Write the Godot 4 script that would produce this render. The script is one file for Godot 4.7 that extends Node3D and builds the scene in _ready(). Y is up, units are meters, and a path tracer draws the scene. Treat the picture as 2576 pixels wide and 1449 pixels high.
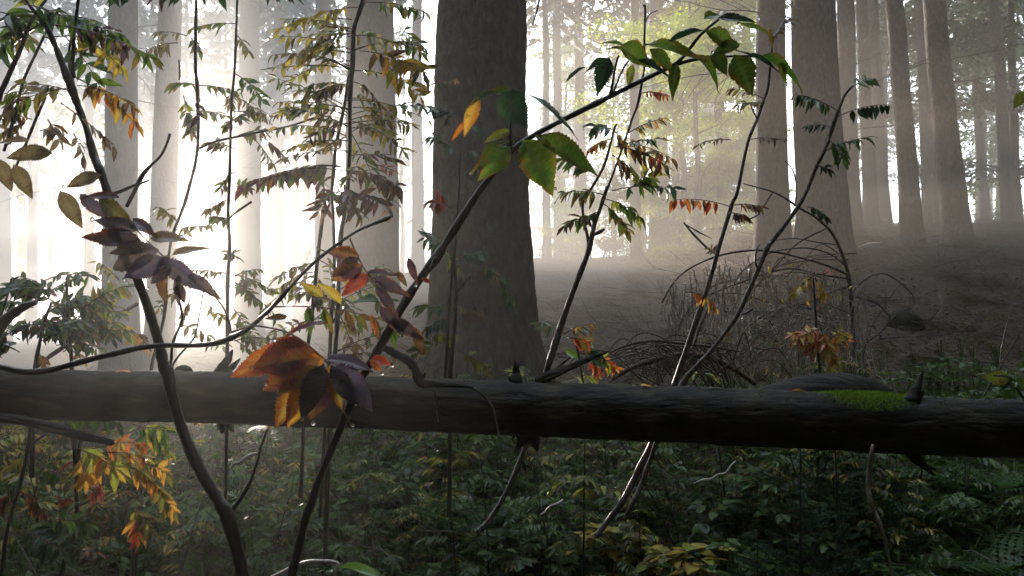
extends Node3D
# Misty spruce forest edge: a fallen log close by, autumn rowan saplings before it, low sun from the left behind the trees.

const F := 2143.0            # focal length in sketch units
const PITCH := 0.0698        # the camera looks 4 degrees up
const EYE := 1.25
const PROFILE_T := [0.0, 2.5, 4.0, 5.0, 6.0, 8.0, 10.0, 13.0, 17.0, 22.0, 27.0, 34.0, 60.0, 140.0]
const PROFILE_L := [0.0, 0.0, 0.18, 0.32, 0.45, 0.62, 0.75, 0.9, 1.1, 1.2, 1.25, 1.2, 1.0, 0.8]
const PROFILE_C := [0.0, 0.0, 0.25, 0.5, 0.75, 1.1, 1.45, 1.95, 2.6, 3.4, 4.1, 4.3, 4.3, 4.3]
const PROFILE_R := [0.0, 0.05, 0.35, 0.68, 1.05, 1.7, 2.15, 2.85, 3.7, 4.4, 4.9, 5.2, 5.5, 5.5]

var rng := RandomNumberGenerator.new()
var bumps := FastNoiseLite.new()
var M := {}
var taken := {}
var lm := {}     # leaflet meshes by style
var cm := {}     # small compound leaf meshes by style
var twigs := []
var crowns := []
var leaflets_of := {}


# ------------------------------------------------------------------ helpers
class MB:
	var v := PackedVector3Array()
	var c := PackedColorArray()
	var ix := PackedInt32Array()
	func add(p: Vector3, col: Color) -> int:
		v.append(p)
		c.append(col)
		return v.size() - 1
	func tri(a: int, b: int, d: int) -> void:
		ix.append(a)
		ix.append(b)
		ix.append(d)
	func quad(a: int, b: int, d: int, e: int) -> void:
		tri(a, b, d)
		tri(a, d, e)
	func join(o: MB, t: Transform3D) -> void:
		var first := v.size()
		for p in o.v:
			v.append(t * p)
		c.append_array(o.c)
		for k in o.ix:
			ix.append(k + first)
	func mesh() -> ArrayMesh:
		var n := PackedVector3Array()
		n.resize(v.size())
		for k in range(0, ix.size(), 3):
			var a := ix[k]
			var b := ix[k + 1]
			var d := ix[k + 2]
			var f := (v[d] - v[a]).cross(v[b] - v[a])
			n[a] += f
			n[b] += f
			n[d] += f
		for k in n.size():
			n[k] = n[k].normalized() if n[k].length_squared() > 1e-20 else Vector3.UP
		var arr := []
		arr.resize(Mesh.ARRAY_MAX)
		arr[Mesh.ARRAY_VERTEX] = v
		arr[Mesh.ARRAY_NORMAL] = n
		arr[Mesh.ARRAY_COLOR] = c
		arr[Mesh.ARRAY_INDEX] = ix
		var m := ArrayMesh.new()
		m.add_surface_from_arrays(Mesh.PRIMITIVE_TRIANGLES, arr)
		return m


func rf(a: float, b: float) -> float:
	return rng.randf_range(a, b)


func at(x: float, y: float, t: float) -> Vector3:      # a place t metres ahead, seen in that direction from where the photographer stood
	var d := Vector3((x - 1288.0) / F, (724.5 - y) / F, -1.0).rotated(Vector3.RIGHT, PITCH)
	return d * (t / -d.z) + Vector3(0, EYE, 0)


func prof(p: Array, t: float) -> float:
	for k in range(1, PROFILE_T.size()):
		if t <= PROFILE_T[k]:
			var s: float = (t - PROFILE_T[k - 1]) / (PROFILE_T[k] - PROFILE_T[k - 1])
			return lerpf(p[k - 1], p[k], s)
	return p[p.size() - 1]


func ground(x: float, z: float) -> float:
	var t := -z
	if t < 0.0:
		return -0.02 * minf(-t, 20.0) + bumps.get_noise_2d(x, z) * 0.15
	var u := x / maxf(t, 3.0)
	var l := 0.5 * (prof(PROFILE_L, t - 0.6) + prof(PROFILE_L, t + 0.6))
	var c := 0.5 * (prof(PROFILE_C, t - 0.6) + prof(PROFILE_C, t + 0.6))
	var r := 0.5 * (prof(PROFILE_R, t - 0.6) + prof(PROFILE_R, t + 0.6))
	var h := lerpf(l, c, smoothstep(-0.36, -0.04, u)) if u < 0.05 else lerpf(c, r, smoothstep(0.12, 0.38, u))
	return h + bumps.get_noise_2d(x, z) * 0.12 * clampf(t / 8.0, 0.2, 1.5)


func numbered(called: String) -> String:
	taken[called] = taken.get(called, -1) + 1
	return called if taken[called] == 0 else "%s_%03d" % [called, taken[called]]


func thing(called: String, label: String, category: String, where: Vector3, group := "") -> Node3D:
	var o := Node3D.new()
	o.name = numbered(called)
	add_child(o)
	o.position = where
	tag(o, label, category, group)
	return o


func tag(o: Node, label: String, category: String, group := "") -> void:
	o.set_meta("label", label)
	o.set_meta("category", category)
	if group != "":
		o.set_meta("group", group)


func part(called: String, m: Mesh, mat: Material, parent: Node3D, stays := false) -> MeshInstance3D:
	# a mesh in world coordinates under its thing (or, with stays, in its parent's own)
	var o := MeshInstance3D.new()
	o.name = called
	o.mesh = m
	o.material_override = mat
	parent.add_child(o, true)
	if not stays:
		o.position = -parent.position
	return o


func struct(called: String, m: Mesh, mat: Material, kind := "structure") -> MeshInstance3D:
	var o := MeshInstance3D.new()
	o.name = numbered(called)
	o.mesh = m
	o.material_override = mat
	o.set_meta("kind", kind)
	add_child(o)
	return o


func tube(mb: MB, pts: Array, radii: Array, sides: int, col: Color, rough := 0.0, freq := 8.0) -> void:
	# a tapering round branch along the points
	var n := pts.size()
	var side := Vector3.ZERO
	var first := mb.v.size()
	for k in n:
		var dir: Vector3 = (pts[mini(k + 1, n - 1)] - pts[maxi(k - 1, 0)]).normalized()
		if side == Vector3.ZERO:
			side = dir.cross(Vector3(0.31, 0.2, 0.93)).normalized()
		side = (side - dir * side.dot(dir)).normalized()
		var up := dir.cross(side)
		for j in sides:
			var a := TAU * j / sides
			var out := side * cos(a) + up * sin(a)
			var r: float = radii[k]
			var p: Vector3 = pts[k] + out * r
			if rough > 0.0:
				p += out * r * rough * bumps.get_noise_3dv(p * freq * 12.0)
			mb.add(p, col)
	for k in n - 1:
		for j in sides:
			var a := first + k * sides + j
			var b := first + k * sides + (j + 1) % sides
			mb.quad(a, a + sides, b + sides, b)
	var e0 := mb.add(pts[0], col)
	var e1 := mb.add(pts[n - 1] + (pts[n - 1] - pts[n - 2]).normalized() * radii[n - 1] * 0.7, col)
	for j in sides:
		mb.tri(e0, first + j, first + (j + 1) % sides)
		mb.tri(e1, first + (n - 1) * sides + (j + 1) % sides, first + (n - 1) * sides + j)


func curve(pts: Array, rad: Array, steps: int) -> Array:    # Catmull-Rom through the points: [points, radii]
	var p := []
	var r := []
	var n := pts.size()
	for k in n - 1:
		var a: Vector3 = pts[maxi(k - 1, 0)]
		var d: Vector3 = pts[mini(k + 2, n - 1)]
		for s in steps:
			var w := float(s) / steps
			p.append(pts[k].cubic_interpolate(pts[k + 1], a, d, w))
			r.append(lerpf(rad[k], rad[k + 1], w))
	p.append(pts[n - 1])
	r.append(rad[n - 1])
	return [p, r]


func stem(parent: Node3D, called: String, mat: Material, t: float, xyr: Array, col := Color.WHITE, depth := 0.0) -> MeshInstance3D:
	# a stem sketched as [x, y, half width] triples at t metres ahead; depth: how much farther its end is
	var pts := []
	var rad := []
	var n := xyr.size() / 3
	for k in n:
		var tt := t + depth * k / maxf(n - 1, 1) + rf(-0.004, 0.004) * t
		pts.append(at(xyr[k * 3], xyr[k * 3 + 1], tt))
		rad.append(xyr[k * 3 + 2] * tt / F)
	var q := curve(pts, rad, 5)
	for k in q[0].size():
		q[1][k] *= rf(0.9, 1.1)
	var mb := MB.new()
	tube(mb, q[0], q[1], 8, col, 0.25)
	return part(called, mb.mesh(), mat, parent)


# ------------------------------------------------------------------ materials
func noise_tex(freq: float, ramp: Array, seed_: int, oct := 4, size := 512, kind := FastNoiseLite.TYPE_SIMPLEX_SMOOTH, normal := false, bump := 4.0) -> NoiseTexture2D:
	var n := FastNoiseLite.new()
	n.seed = seed_
	n.noise_type = kind
	n.frequency = freq
	n.fractal_octaves = oct
	var t := NoiseTexture2D.new()
	t.width = size
	t.height = size
	t.seamless = true
	t.noise = n
	if normal:
		t.as_normal_map = true
		t.bump_strength = bump
	elif ramp:
		var g := Gradient.new()
		g.offsets = PackedFloat32Array(ramp.map(func(x): return x[0]))
		g.colors = PackedColorArray(ramp.map(func(x): return Color(x[1].x, x[1].y, x[1].z).linear_to_srgb()))
		t.color_ramp = g
	return t


func lin(r: float, g: float, b: float) -> Color:
	return Color(r, g, b).linear_to_srgb()


func surface(called: String, albedo: Texture2D, scale: Vector3, rough: float, height: Texture2D = null, deep := 0.0) -> StandardMaterial3D:
	var m := StandardMaterial3D.new()
	m.resource_name = called
	m.albedo_texture = albedo
	m.roughness = rough
	m.uv1_triplanar = true
	m.uv1_scale = scale
	m.vertex_color_use_as_albedo = true
	m.metallic_specular = 0.5 if rough < 0.5 else 0.25
	if height:
		m.heightmap_enabled = true
		m.heightmap_texture = height
		m.heightmap_scale = deep
	M[called] = m
	return m


func leafy(called: String, rough: float, back: float, spec := 0.5) -> StandardMaterial3D:
	var m := StandardMaterial3D.new()
	m.resource_name = called
	m.vertex_color_use_as_albedo = true
	m.roughness = rough
	m.metallic_specular = spec
	m.backlight_enabled = true
	m.backlight = Color(back, back, back).linear_to_srgb()
	M[called] = m
	return m


func materials() -> void:
	var V := func(r, g, b): return Vector3(r, g, b)
	var bark_h := noise_tex(0.02, [[0.0, Vector3(0, 0, 0)], [0.45, Vector3(0.35, 0.35, 0.35)], [1.0, Vector3(1, 1, 1)]], 5, 5)
	var plates := noise_tex(0.035, [[0.0, Vector3(0, 0, 0)], [0.4, Vector3(0.15, 0.15, 0.15)], [0.62, Vector3(0.8, 0.8, 0.8)], [1.0, Vector3(1, 1, 1)]], 8, 3, 512, FastNoiseLite.TYPE_CELLULAR)
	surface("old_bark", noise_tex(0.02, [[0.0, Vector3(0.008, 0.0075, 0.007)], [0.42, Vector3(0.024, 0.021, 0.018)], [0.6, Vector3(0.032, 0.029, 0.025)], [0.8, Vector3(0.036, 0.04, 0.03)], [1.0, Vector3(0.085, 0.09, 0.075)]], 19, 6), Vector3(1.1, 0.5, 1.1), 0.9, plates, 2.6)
	surface("spruce_bark", noise_tex(0.025, [[0.0, Vector3(0.04, 0.033, 0.027)], [0.5, Vector3(0.075, 0.062, 0.05)], [0.75, Vector3(0.1, 0.085, 0.07)], [1.0, Vector3(0.16, 0.155, 0.13)]], 11, 5), Vector3(1.6, 0.7, 1.6), 0.9, bark_h, 1.6)
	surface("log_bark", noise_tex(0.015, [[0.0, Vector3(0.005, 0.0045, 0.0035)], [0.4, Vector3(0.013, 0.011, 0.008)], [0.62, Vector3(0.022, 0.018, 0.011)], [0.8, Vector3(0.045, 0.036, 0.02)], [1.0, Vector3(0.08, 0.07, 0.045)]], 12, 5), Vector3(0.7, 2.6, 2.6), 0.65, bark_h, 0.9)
	surface("twig_bark", noise_tex(0.05, [[0.0, Vector3(0.01, 0.008, 0.007)], [0.6, Vector3(0.028, 0.021, 0.017)], [1.0, Vector3(0.06, 0.05, 0.042)]], 13, 3, 256), Vector3(9, 4, 9), 0.38)
	surface("dead_twig", noise_tex(0.05, [[0.0, Vector3(0.04, 0.03, 0.025)], [0.6, Vector3(0.11, 0.085, 0.07)], [1.0, Vector3(0.2, 0.17, 0.15)]], 14, 3, 256), Vector3(6, 3, 6), 0.6)
	surface("forest_floor", noise_tex(0.03, [[0.0, Vector3(0.018, 0.013, 0.009)], [0.4, Vector3(0.05, 0.035, 0.024)], [0.62, Vector3(0.09, 0.066, 0.045)], [0.8, Vector3(0.06, 0.05, 0.026)], [1.0, Vector3(0.15, 0.11, 0.075)]], 15, 6, 1024), Vector3(0.5, 0.5, 0.5), 0.95, noise_tex(0.06, [], 16, 5), 3.0)
	surface("pale_stone", noise_tex(0.04, [[0.0, Vector3(0.25, 0.24, 0.22)], [1.0, Vector3(0.62, 0.62, 0.6)]], 17, 4, 256), Vector3(6, 6, 6), 0.8, bark_h, 0.5)
	leafy("leaf", 0.3, 1.0)
	leafy("ground_leaf", 0.44, 0.9, 0.4).albedo_color = lin(0.66, 0.74, 0.5)
	var sk := leafy("stalk", 0.4, 0.2)
	sk.albedo_color = lin(0.12, 0.06, 0.04)
	leafy("far_leaf", 0.5, 1.0, 0.4)
	leafy("needle", 0.55, 0.35, 0.4)
	leafy("moss_green", 0.8, 0.6, 0.2)
	surface("wet_lit_bark", noise_tex(0.05, [[0.0, Vector3(0.04, 0.03, 0.026)], [0.6, Vector3(0.11, 0.085, 0.072)], [1.0, Vector3(0.24, 0.21, 0.18)]], 23, 3, 256), Vector3(9, 4, 9), 0.22)  # gloss is wet; sunlit edges painted in as paler bark
	surface("wet_lit_twig", noise_tex(0.05, [[0.0, Vector3(0.22, 0.18, 0.14)], [1.0, Vector3(0.6, 0.54, 0.46)]], 24, 3, 256), Vector3(9, 4, 9), 0.3)  # pale colour and backlight stand in for sun glints on the strands
	M["wet_lit_twig"].roughness = 0.2
	M["wet_lit_twig"].backlight_enabled = true
	M["wet_lit_twig"].backlight = Color(0.85, 0.85, 0.85)
	surface("pale_wood", noise_tex(0.05, [[0.0, Vector3(0.16, 0.13, 0.1)], [0.5, Vector3(0.35, 0.3, 0.24)], [1.0, Vector3(0.5, 0.45, 0.38)]], 25, 3, 256), Vector3(9, 4, 9), 0.45)
	var g := StandardMaterial3D.new()
	g.resource_name = "water_drop"
	g.albedo_color = Color(1, 1, 1, 0.02)
	g.roughness = 0.02
	g.refraction_enabled = true
	g.refraction_scale = 0.033
	M["drop"] = g
	var s := SphereMesh.new()
	s.radius = 0.0026
	s.height = 0.0052
	s.radial_segments = 12
	s.rings = 6
	M["drop_mesh"] = s


# ------------------------------------------------------------------ trees
func make_tree_stock() -> void:
	# dead lower twigs of a spruce, along +X, about 1.4 m
	for k in 5:
		var mb := MB.new()
		var pts := []
		var rad := []
		var y := 0.0
		var z := 0.0
		for s in 8:
			pts.append(Vector3(s * 0.2, y, z))
			rad.append(0.009 * (1.0 - s / 9.0))
			y += rf(-0.05, 0.025)
			z += rf(-0.04, 0.04)
		tube(mb, pts, rad, 5, Color.WHITE)
		for s in 9:
			var w := rf(1.0, 6.5)
			var b: Vector3 = pts[int(w)].lerp(pts[int(w) + 1], w - int(w))
			var d := Vector3(rf(0.3, 0.9), rf(-0.6, 0.15), rf(-1, 1)).normalized() * rf(0.2, 0.55)
			tube(mb, [b, b + d * 0.5 + Vector3(0, -0.02, 0), b + d + Vector3(0, -0.09, 0)], [0.004, 0.003, 0.0015], 4, Color.WHITE)
		twigs.append(mb.mesh())
	# spruce crowns from 9 m up, the trunk foot at the origin
	for k in 3:
		var mb := MB.new()
		var h := 8.6
		while h < 23.0:
			var reach := 2.7 * (1.0 - (h - 9.0) / 15.0) + 0.35
			for b in 7:
				var a := rf(0, TAU)
				var l := reach * rf(0.6, 1.15)
				var out := Vector3(cos(a), 0, sin(a))
				var side := Vector3(-out.z, 0, out.x)
				var droop := rf(0.15, 0.4)
				var y0 := h + rf(-0.35, 0.35)
				tube(mb, [Vector3(0, y0, 0), out * l * 0.5 + Vector3(0, y0 + 0.05, 0), out * l + Vector3(0, y0 - droop * l, 0)], [0.025, 0.016, 0.005], 3, Color(0.05, 0.04, 0.03))
				for s in 22:
					var w := rf(0.15, 1.02)
					var p := out * l * w + Vector3(0, y0 - droop * l * w * w + 0.05, 0)
					var sd := (side * (1.0 if s % 2 else -1.0) * rf(0.5, 1.0) + out * rf(0.2, 0.9) + Vector3(0, rf(-0.7, 0.05), 0)).normalized()
					var ll := rf(0.25, 0.6) * (1.15 - 0.4 * w)
					var cr := sd.cross(Vector3(rf(-1, 1), rf(0.2, 1), rf(-1, 1))).normalized() * rf(0.05, 0.09)
					var g := rf(0.7, 1.25)
					var col := Color(0.022 * g, 0.045 * g, 0.02 * g)
					var i0 := mb.add(p - cr * 0.4, col)
					var i1 := mb.add(p + sd * ll * 0.55 + cr, col)
					var i2 := mb.add(p + sd * ll + Vector3(0, -0.06, 0), col)
					var i3 := mb.add(p + sd * ll * 0.5 - cr, col)
					mb.quad(i0, i1, i2, i3)
			h += 0.62
		crowns.append(mb.mesh())


func tree(x_base: float, x_top: float, t: float, width: float, label: String, n_twigs: int, detail := 1, crown := true) -> Node3D:
	# a spruce that stands t metres ahead; x_base, x_top: the directions of its foot and of its trunk at the upper edge; width in sketch units
	var foot := at(x_base, 750, t)
	foot.y = ground(foot.x, foot.z) - 0.06
	var up := at(x_top, 0, t)
	var lean := (up - foot).normalized()
	var o := thing("spruce_tree", label, "tree", foot, "tall spruces of the misty forest")
	var r0 := width * 0.5 * t / F
	var mb := MB.new()
	var sides := 12 if detail == 1 else 40
	var pts := []
	var rad := []
	var h := 0.0
	while h < 23.5:
		var wob := Vector3(bumps.get_noise_2d(h * 2.0, x_base), 0, bumps.get_noise_2d(h * 2.0, x_base + 500.0)) * 0.05
		pts.append(foot + lean * h + wob)
		rad.append((r0 * (1.0 - h / 25.0) + r0 * 0.42 * exp(-h * 2.6)) * (1.0 + 0.03 * bumps.get_noise_2d(h * 9.0, x_base)))
		h += (0.12 if h < 1.0 else 0.4 if h < 9.0 else 2.0) if detail == 1 else (0.03 if h < 4.5 else 2.0)
	tube(mb, pts, rad, sides, Color.WHITE, 0.035 if detail == 1 else 0.022, 1.0 if detail == 1 else 9.0)
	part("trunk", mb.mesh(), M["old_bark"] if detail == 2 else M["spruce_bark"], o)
	for k in n_twigs:
		var hh := rf(1.2, 9.0) if t < 20.0 else rf(1.5, 11.0)
		var a := rf(0, TAU)
		var w := part("dead_branch", twigs[rng.randi() % twigs.size()], M["dead_twig"], o, true)
		var s := rf(0.6, 1.25)
		w.transform = Transform3D(Basis(Vector3.UP, a) * Basis(Vector3.BACK, rf(-0.45, 0.15)) * Basis(Vector3.RIGHT, rf(0, TAU)).scaled(Vector3(s, s, s)), lean * hh + Vector3(cos(a), 0, -sin(a)) * r0 * 0.8)
	if crown:
		var c := part("crown", crowns[rng.randi() % crowns.size()], M["needle"], o, true)
		c.transform = Transform3D(Basis(Quaternion(Vector3.UP, lean)) * Basis(Vector3.UP, rf(0, TAU)), Vector3.ZERO)
	return o


func leaf_cloud(mb: MB, centre: Vector3, size: Vector3, n: int, leaf: float, cols: Array) -> void:
	for k in n:
		var q := Vector3(rf(-1, 1), rf(-1, 1), rf(-1, 1))
		if q.length() > 1.0:
			continue
		var p := centre + q * size
		var d := Vector3(rf(-1, 1), rf(-0.8, 0.3), rf(-1, 1)).normalized() * leaf * rf(0.7, 1.3)
		var s := d.cross(Vector3(rf(-0.5, 0.5), 1, rf(-0.5, 0.5))).normalized() * leaf * 0.36
		var col: Color = cols[rng.randi() % cols.size()]
		var a := mb.add(p, col)
		var b := mb.add(p + d * 0.5 + s, col)
		var c := mb.add(p + d, col)
		var e := mb.add(p + d * 0.5 - s, col)
		mb.quad(a, b, c, e)


func broadleaf(x: float, t: float, tall: float, low: float, wide: float, label: String, cols: Array, n: int, leaf := 0.1) -> void:
	# a young beech or bush: forked trunk, limbs that end in flat sprays of leaves
	var foot := at(x, 700, t)
	foot.y = ground(foot.x, foot.z) - 0.05
	var o := thing("beech_tree", label, "tree", foot, "leafy trees among the spruces")
	var mb := MB.new()
	var r0 := 0.012 * tall
	var pts := []
	var rad := []
	for k in 9:
		pts.append(foot + Vector3(bumps.get_noise_2d(k * 13.0, x) * 0.25, tall * k / 8.0, bumps.get_noise_2d(k * 13.0, x + 99) * 0.25))
		rad.append(r0 * (1.0 - k / 9.0))
	tube(mb, pts, rad, 8, Color.WHITE, 0.1)
	var limbs := mb
	var crown := MB.new()
	var boughs := int(9 + tall * 1.6)
	for k in boughs:
		var w := lerpf(low, 0.98, (k + rf(0, 1)) / boughs)
		var a := rf(0, TAU)
		var b: Vector3 = pts[int(w * 8)]
		var l := wide * rf(0.45, 1.0) * (1.15 - 0.65 * absf(w - 0.5))
		var e := b + Vector3(cos(a) * l, rf(0.0, 0.5) * l, sin(a) * l)
		tube(limbs, [b, b.lerp(e, 0.5) + Vector3(0, 0.12 * l, 0), e], [r0 * 0.3, r0 * 0.18, r0 * 0.05], 4, Color.WHITE)
		for j in 4:
			var c := b.lerp(e, rf(0.35, 1.05)) + Vector3(rf(-0.3, 0.3), rf(-0.2, 0.2), rf(-0.3, 0.3)) * l * 0.6
			leaf_cloud(crown, c, Vector3(0.55, 0.2, 0.55) * l * rf(0.5, 1.0), int(n / boughs / 4.0 * 1.9), leaf, cols)
	part("trunk", limbs.mesh(), M["spruce_bark"], o)
	part("crown", crown.mesh(), M["far_leaf"], o)


# ------------------------------------------------------------------ leaves
func style_color(style: String, s: float, v: float, n: float, m: float) -> Color:
	# colour of a leaf at s along, v across (-1..1), with two noises: base, blotches, rim
	var e := clampf((absf(v) - 0.55) * 2.0 + n * 0.7 + (s - 0.75) * 0.8, 0.0, 1.0)
	var b := clampf(m * 1.8 + 0.3, 0.0, 1.0)
	var vein := 0.22 if absf(v) < 0.12 or absf(fposmod(s * 8.0 - absf(v) * 1.1, 1.0) - 0.5) < 0.13 else 0.0
	var a := Color(0.05, 0.115, 0.012)
	var c := Color(0.09, 0.17, 0.018)
	var r := Color(0.07, 0.13, 0.02)
	match style:
		"teal":
			a = Color(0.02, 0.06, 0.028)
			c = Color(0.035, 0.085, 0.03)
			r = Color(0.03, 0.07, 0.03)
		"elder":
			a = Color(0.085, 0.19, 0.012)
			c = Color(0.19, 0.28, 0.018)
			r = Color(0.3, 0.11, 0.012)
			e = clampf(e * 1.3 - 0.25, 0.0, 1.0)
		"lime":
			a = Color(0.22, 0.3, 0.02)
			c = Color(0.3, 0.32, 0.03)
			r = Color(0.35, 0.2, 0.02)
		"yellow":
			a = Color(0.5, 0.36, 0.025)
			c = Color(0.28, 0.28, 0.025)
			r = Color(0.35, 0.12, 0.015)
		"gold":
			a = Color(0.55, 0.24, 0.015)
			c = Color(0.6, 0.38, 0.03)
			r = Color(0.4, 0.07, 0.01)
		"orange":
			a = Color(0.55, 0.17, 0.012)
			c = Color(0.25, 0.055, 0.015)
			r = Color(0.45, 0.05, 0.01)
		"red":
			a = Color(0.45, 0.05, 0.02)
			c = Color(0.3, 0.03, 0.02)
			r = Color(0.55, 0.1, 0.02)
		"purple":
			a = Color(0.05, 0.033, 0.052)  # bluish sky sheen mixed into the purple
			c = Color(0.08, 0.04, 0.035)
			r = Color(0.16, 0.045, 0.015)
		"plum":
			a = Color(0.07, 0.026, 0.045)
			c = Color(0.24, 0.09, 0.018)
			r = Color(0.22, 0.04, 0.018)
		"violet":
			a = Color(0.085, 0.07, 0.115)  # blue sky reflection painted into the leaf colour
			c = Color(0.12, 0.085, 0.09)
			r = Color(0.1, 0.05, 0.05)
		"brown":
			a = Color(0.11, 0.055, 0.02)
			c = Color(0.2, 0.09, 0.025)
			r = Color(0.07, 0.03, 0.012)
		"olive":
			a = Color(0.11, 0.13, 0.02)
			c = Color(0.2, 0.15, 0.02)
			r = Color(0.2, 0.08, 0.015)
		"faded":
			a = Color(0.16, 0.13, 0.07)
			c = Color(0.11, 0.07, 0.05)
			r = Color(0.1, 0.06, 0.03)
	var col := a.lerp(c, b).lerp(r, e)
	var spot := 0.45 if n + m > 0.95 else 1.0
	return (col * spot).lerp(Color(0.9, 0.75, 0.35) * col.get_luminance() * 3.0, vein)


func leaflet(style: String, width: float, samples: int, half: int, tooth: float, fold: float, curl: float) -> MB:
	# one leaf blade along +X, 1 long, upper face +Y: toothed rim, folded on its midrib, tip curling down
	var mb := MB.new()
	var wave := rf(0.04, 0.09)
	var off := rf(0, 500)
	var bend := rf(-0.06, 0.06)
	for k in samples + 1:
		var s := float(k) / samples
		var w := width * 0.5 * pow(sin(PI * pow(s, 0.8)), 0.85) * (1.0 - 0.25 * s)
		if style == "elder" or style == "teal":
			w = width * 0.5 * pow(sin(PI * pow(s, 0.72)), 1.15)
		if tooth > 0.0 and k > 2 and k < samples:
			w *= 1.0 + (tooth if k % 2 else -tooth) * rf(0.3, 1.2)
		if samples > 20 and rf(0, 1) < 0.05:
			w *= 0.82
		for j in 2 * half + 1:
			var v := float(j - half) / half
			var n := bumps.get_noise_2d(off + s * 22.0, v * 9.0) * 1.6
			var m := bumps.get_noise_2d(off + 90.0 + s * 9.0, v * 4.0) * 1.6
			var x := s + (0.0 if k == 0 else absf(v) * 0.03)
			var y := fold * absf(v) * w - curl * s * s + bumps.get_noise_2d(off + s * 14.0, v * 7.0 + 40.0) * wave * (0.3 + absf(v))
			mb.add(Vector3(x, y, v * w + bend * s * s), style_color(style, s, v, n, m))
	var row := 2 * half + 1
	for k in samples:
		for j in row - 1:
			var a := k * row + j
			mb.quad(a, a + row, a + row + 1, a + 1)
	return mb


func stock_leaves() -> void:
	for style in ["green", "teal", "elder", "lime", "yellow", "gold", "orange", "red", "purple", "plum", "violet", "brown", "olive", "faded"]:
		var fine := []
		var small := []
		for k in 4:
			var w := 0.46 if style == "elder" else 0.36
			fine.append(leaflet(style, w * rf(0.9, 1.12), 38, 3, 0.07 if style == "elder" else 0.11, rf(0.1, 0.7), rf(0.04, 0.38)).mesh())
		for k in 3:
			small.append(leaflet(style, rf(0.34, 0.42), 9, 1, 0.1, rf(0.2, 0.6), rf(0.05, 0.25)))
		lm[style] = fine
		cm[style] = small


func turned(base: Vector3, tip: Vector3, normal: Vector3, wide := 1.0) -> Transform3D:
	var x := tip - base
	var l := x.length()
	var z := x.cross(normal).normalized()
	if z.length() < 0.5:
		z = x.cross(Vector3(0.3, 0.4, 0.8)).normalized()
	var y := z.cross(x).normalized()
	return Transform3D(Basis(x, y * l, z * l * wide), base)


func pick(styles: String) -> String:
	var s := styles.split(" ")
	return s[rng.randi() % s.size()]


func face_normal(p: Vector3, face: float) -> Vector3:
	return (Vector3.UP.lerp((Vector3(0, EYE, 0) - p).normalized(), face) + Vector3(rf(-0.3, 0.3), rf(-0.15, 0.15), rf(-0.3, 0.3))).normalized()


func blade(parent: Node3D, called: String, style: String, t: float, x0: float, y0: float, x1: float, y1: float, face := 0.8, wide := 1.0, deep := 0.0) -> MeshInstance3D:
	# one single leaf from its foot to its tip
	var b := at(x0, y0, t)
	var e := at(x1, y1, t + deep + rf(-0.25, 0.25) * Vector2(x1 - x0, y1 - y0).length() * t / F)
	var s: Array = lm[style]
	var o := MeshInstance3D.new()
	o.name = called
	o.mesh = s[rng.randi() % s.size()]
	o.material_override = M["leaf"]
	parent.add_child(o, true)
	o.transform = turned(b, e, face_normal(b, face), wide)
	var at_root := parent
	while at_root.get_parent() != self:
		at_root = at_root.get_parent() as Node3D
	if at_root == parent:
		o.position -= parent.position
	if t < 1.3 and rf(0, 1) < 0.4:
		var w := part("water_drop", M["drop_mesh"], M["drop"], o, true)
		w.global_transform = Transform3D(Basis.from_scale(Vector3(1, 1.25, 1) * rf(0.7, 1.1)), e - Vector3(0, 0.0022, 0))
	return o


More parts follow.
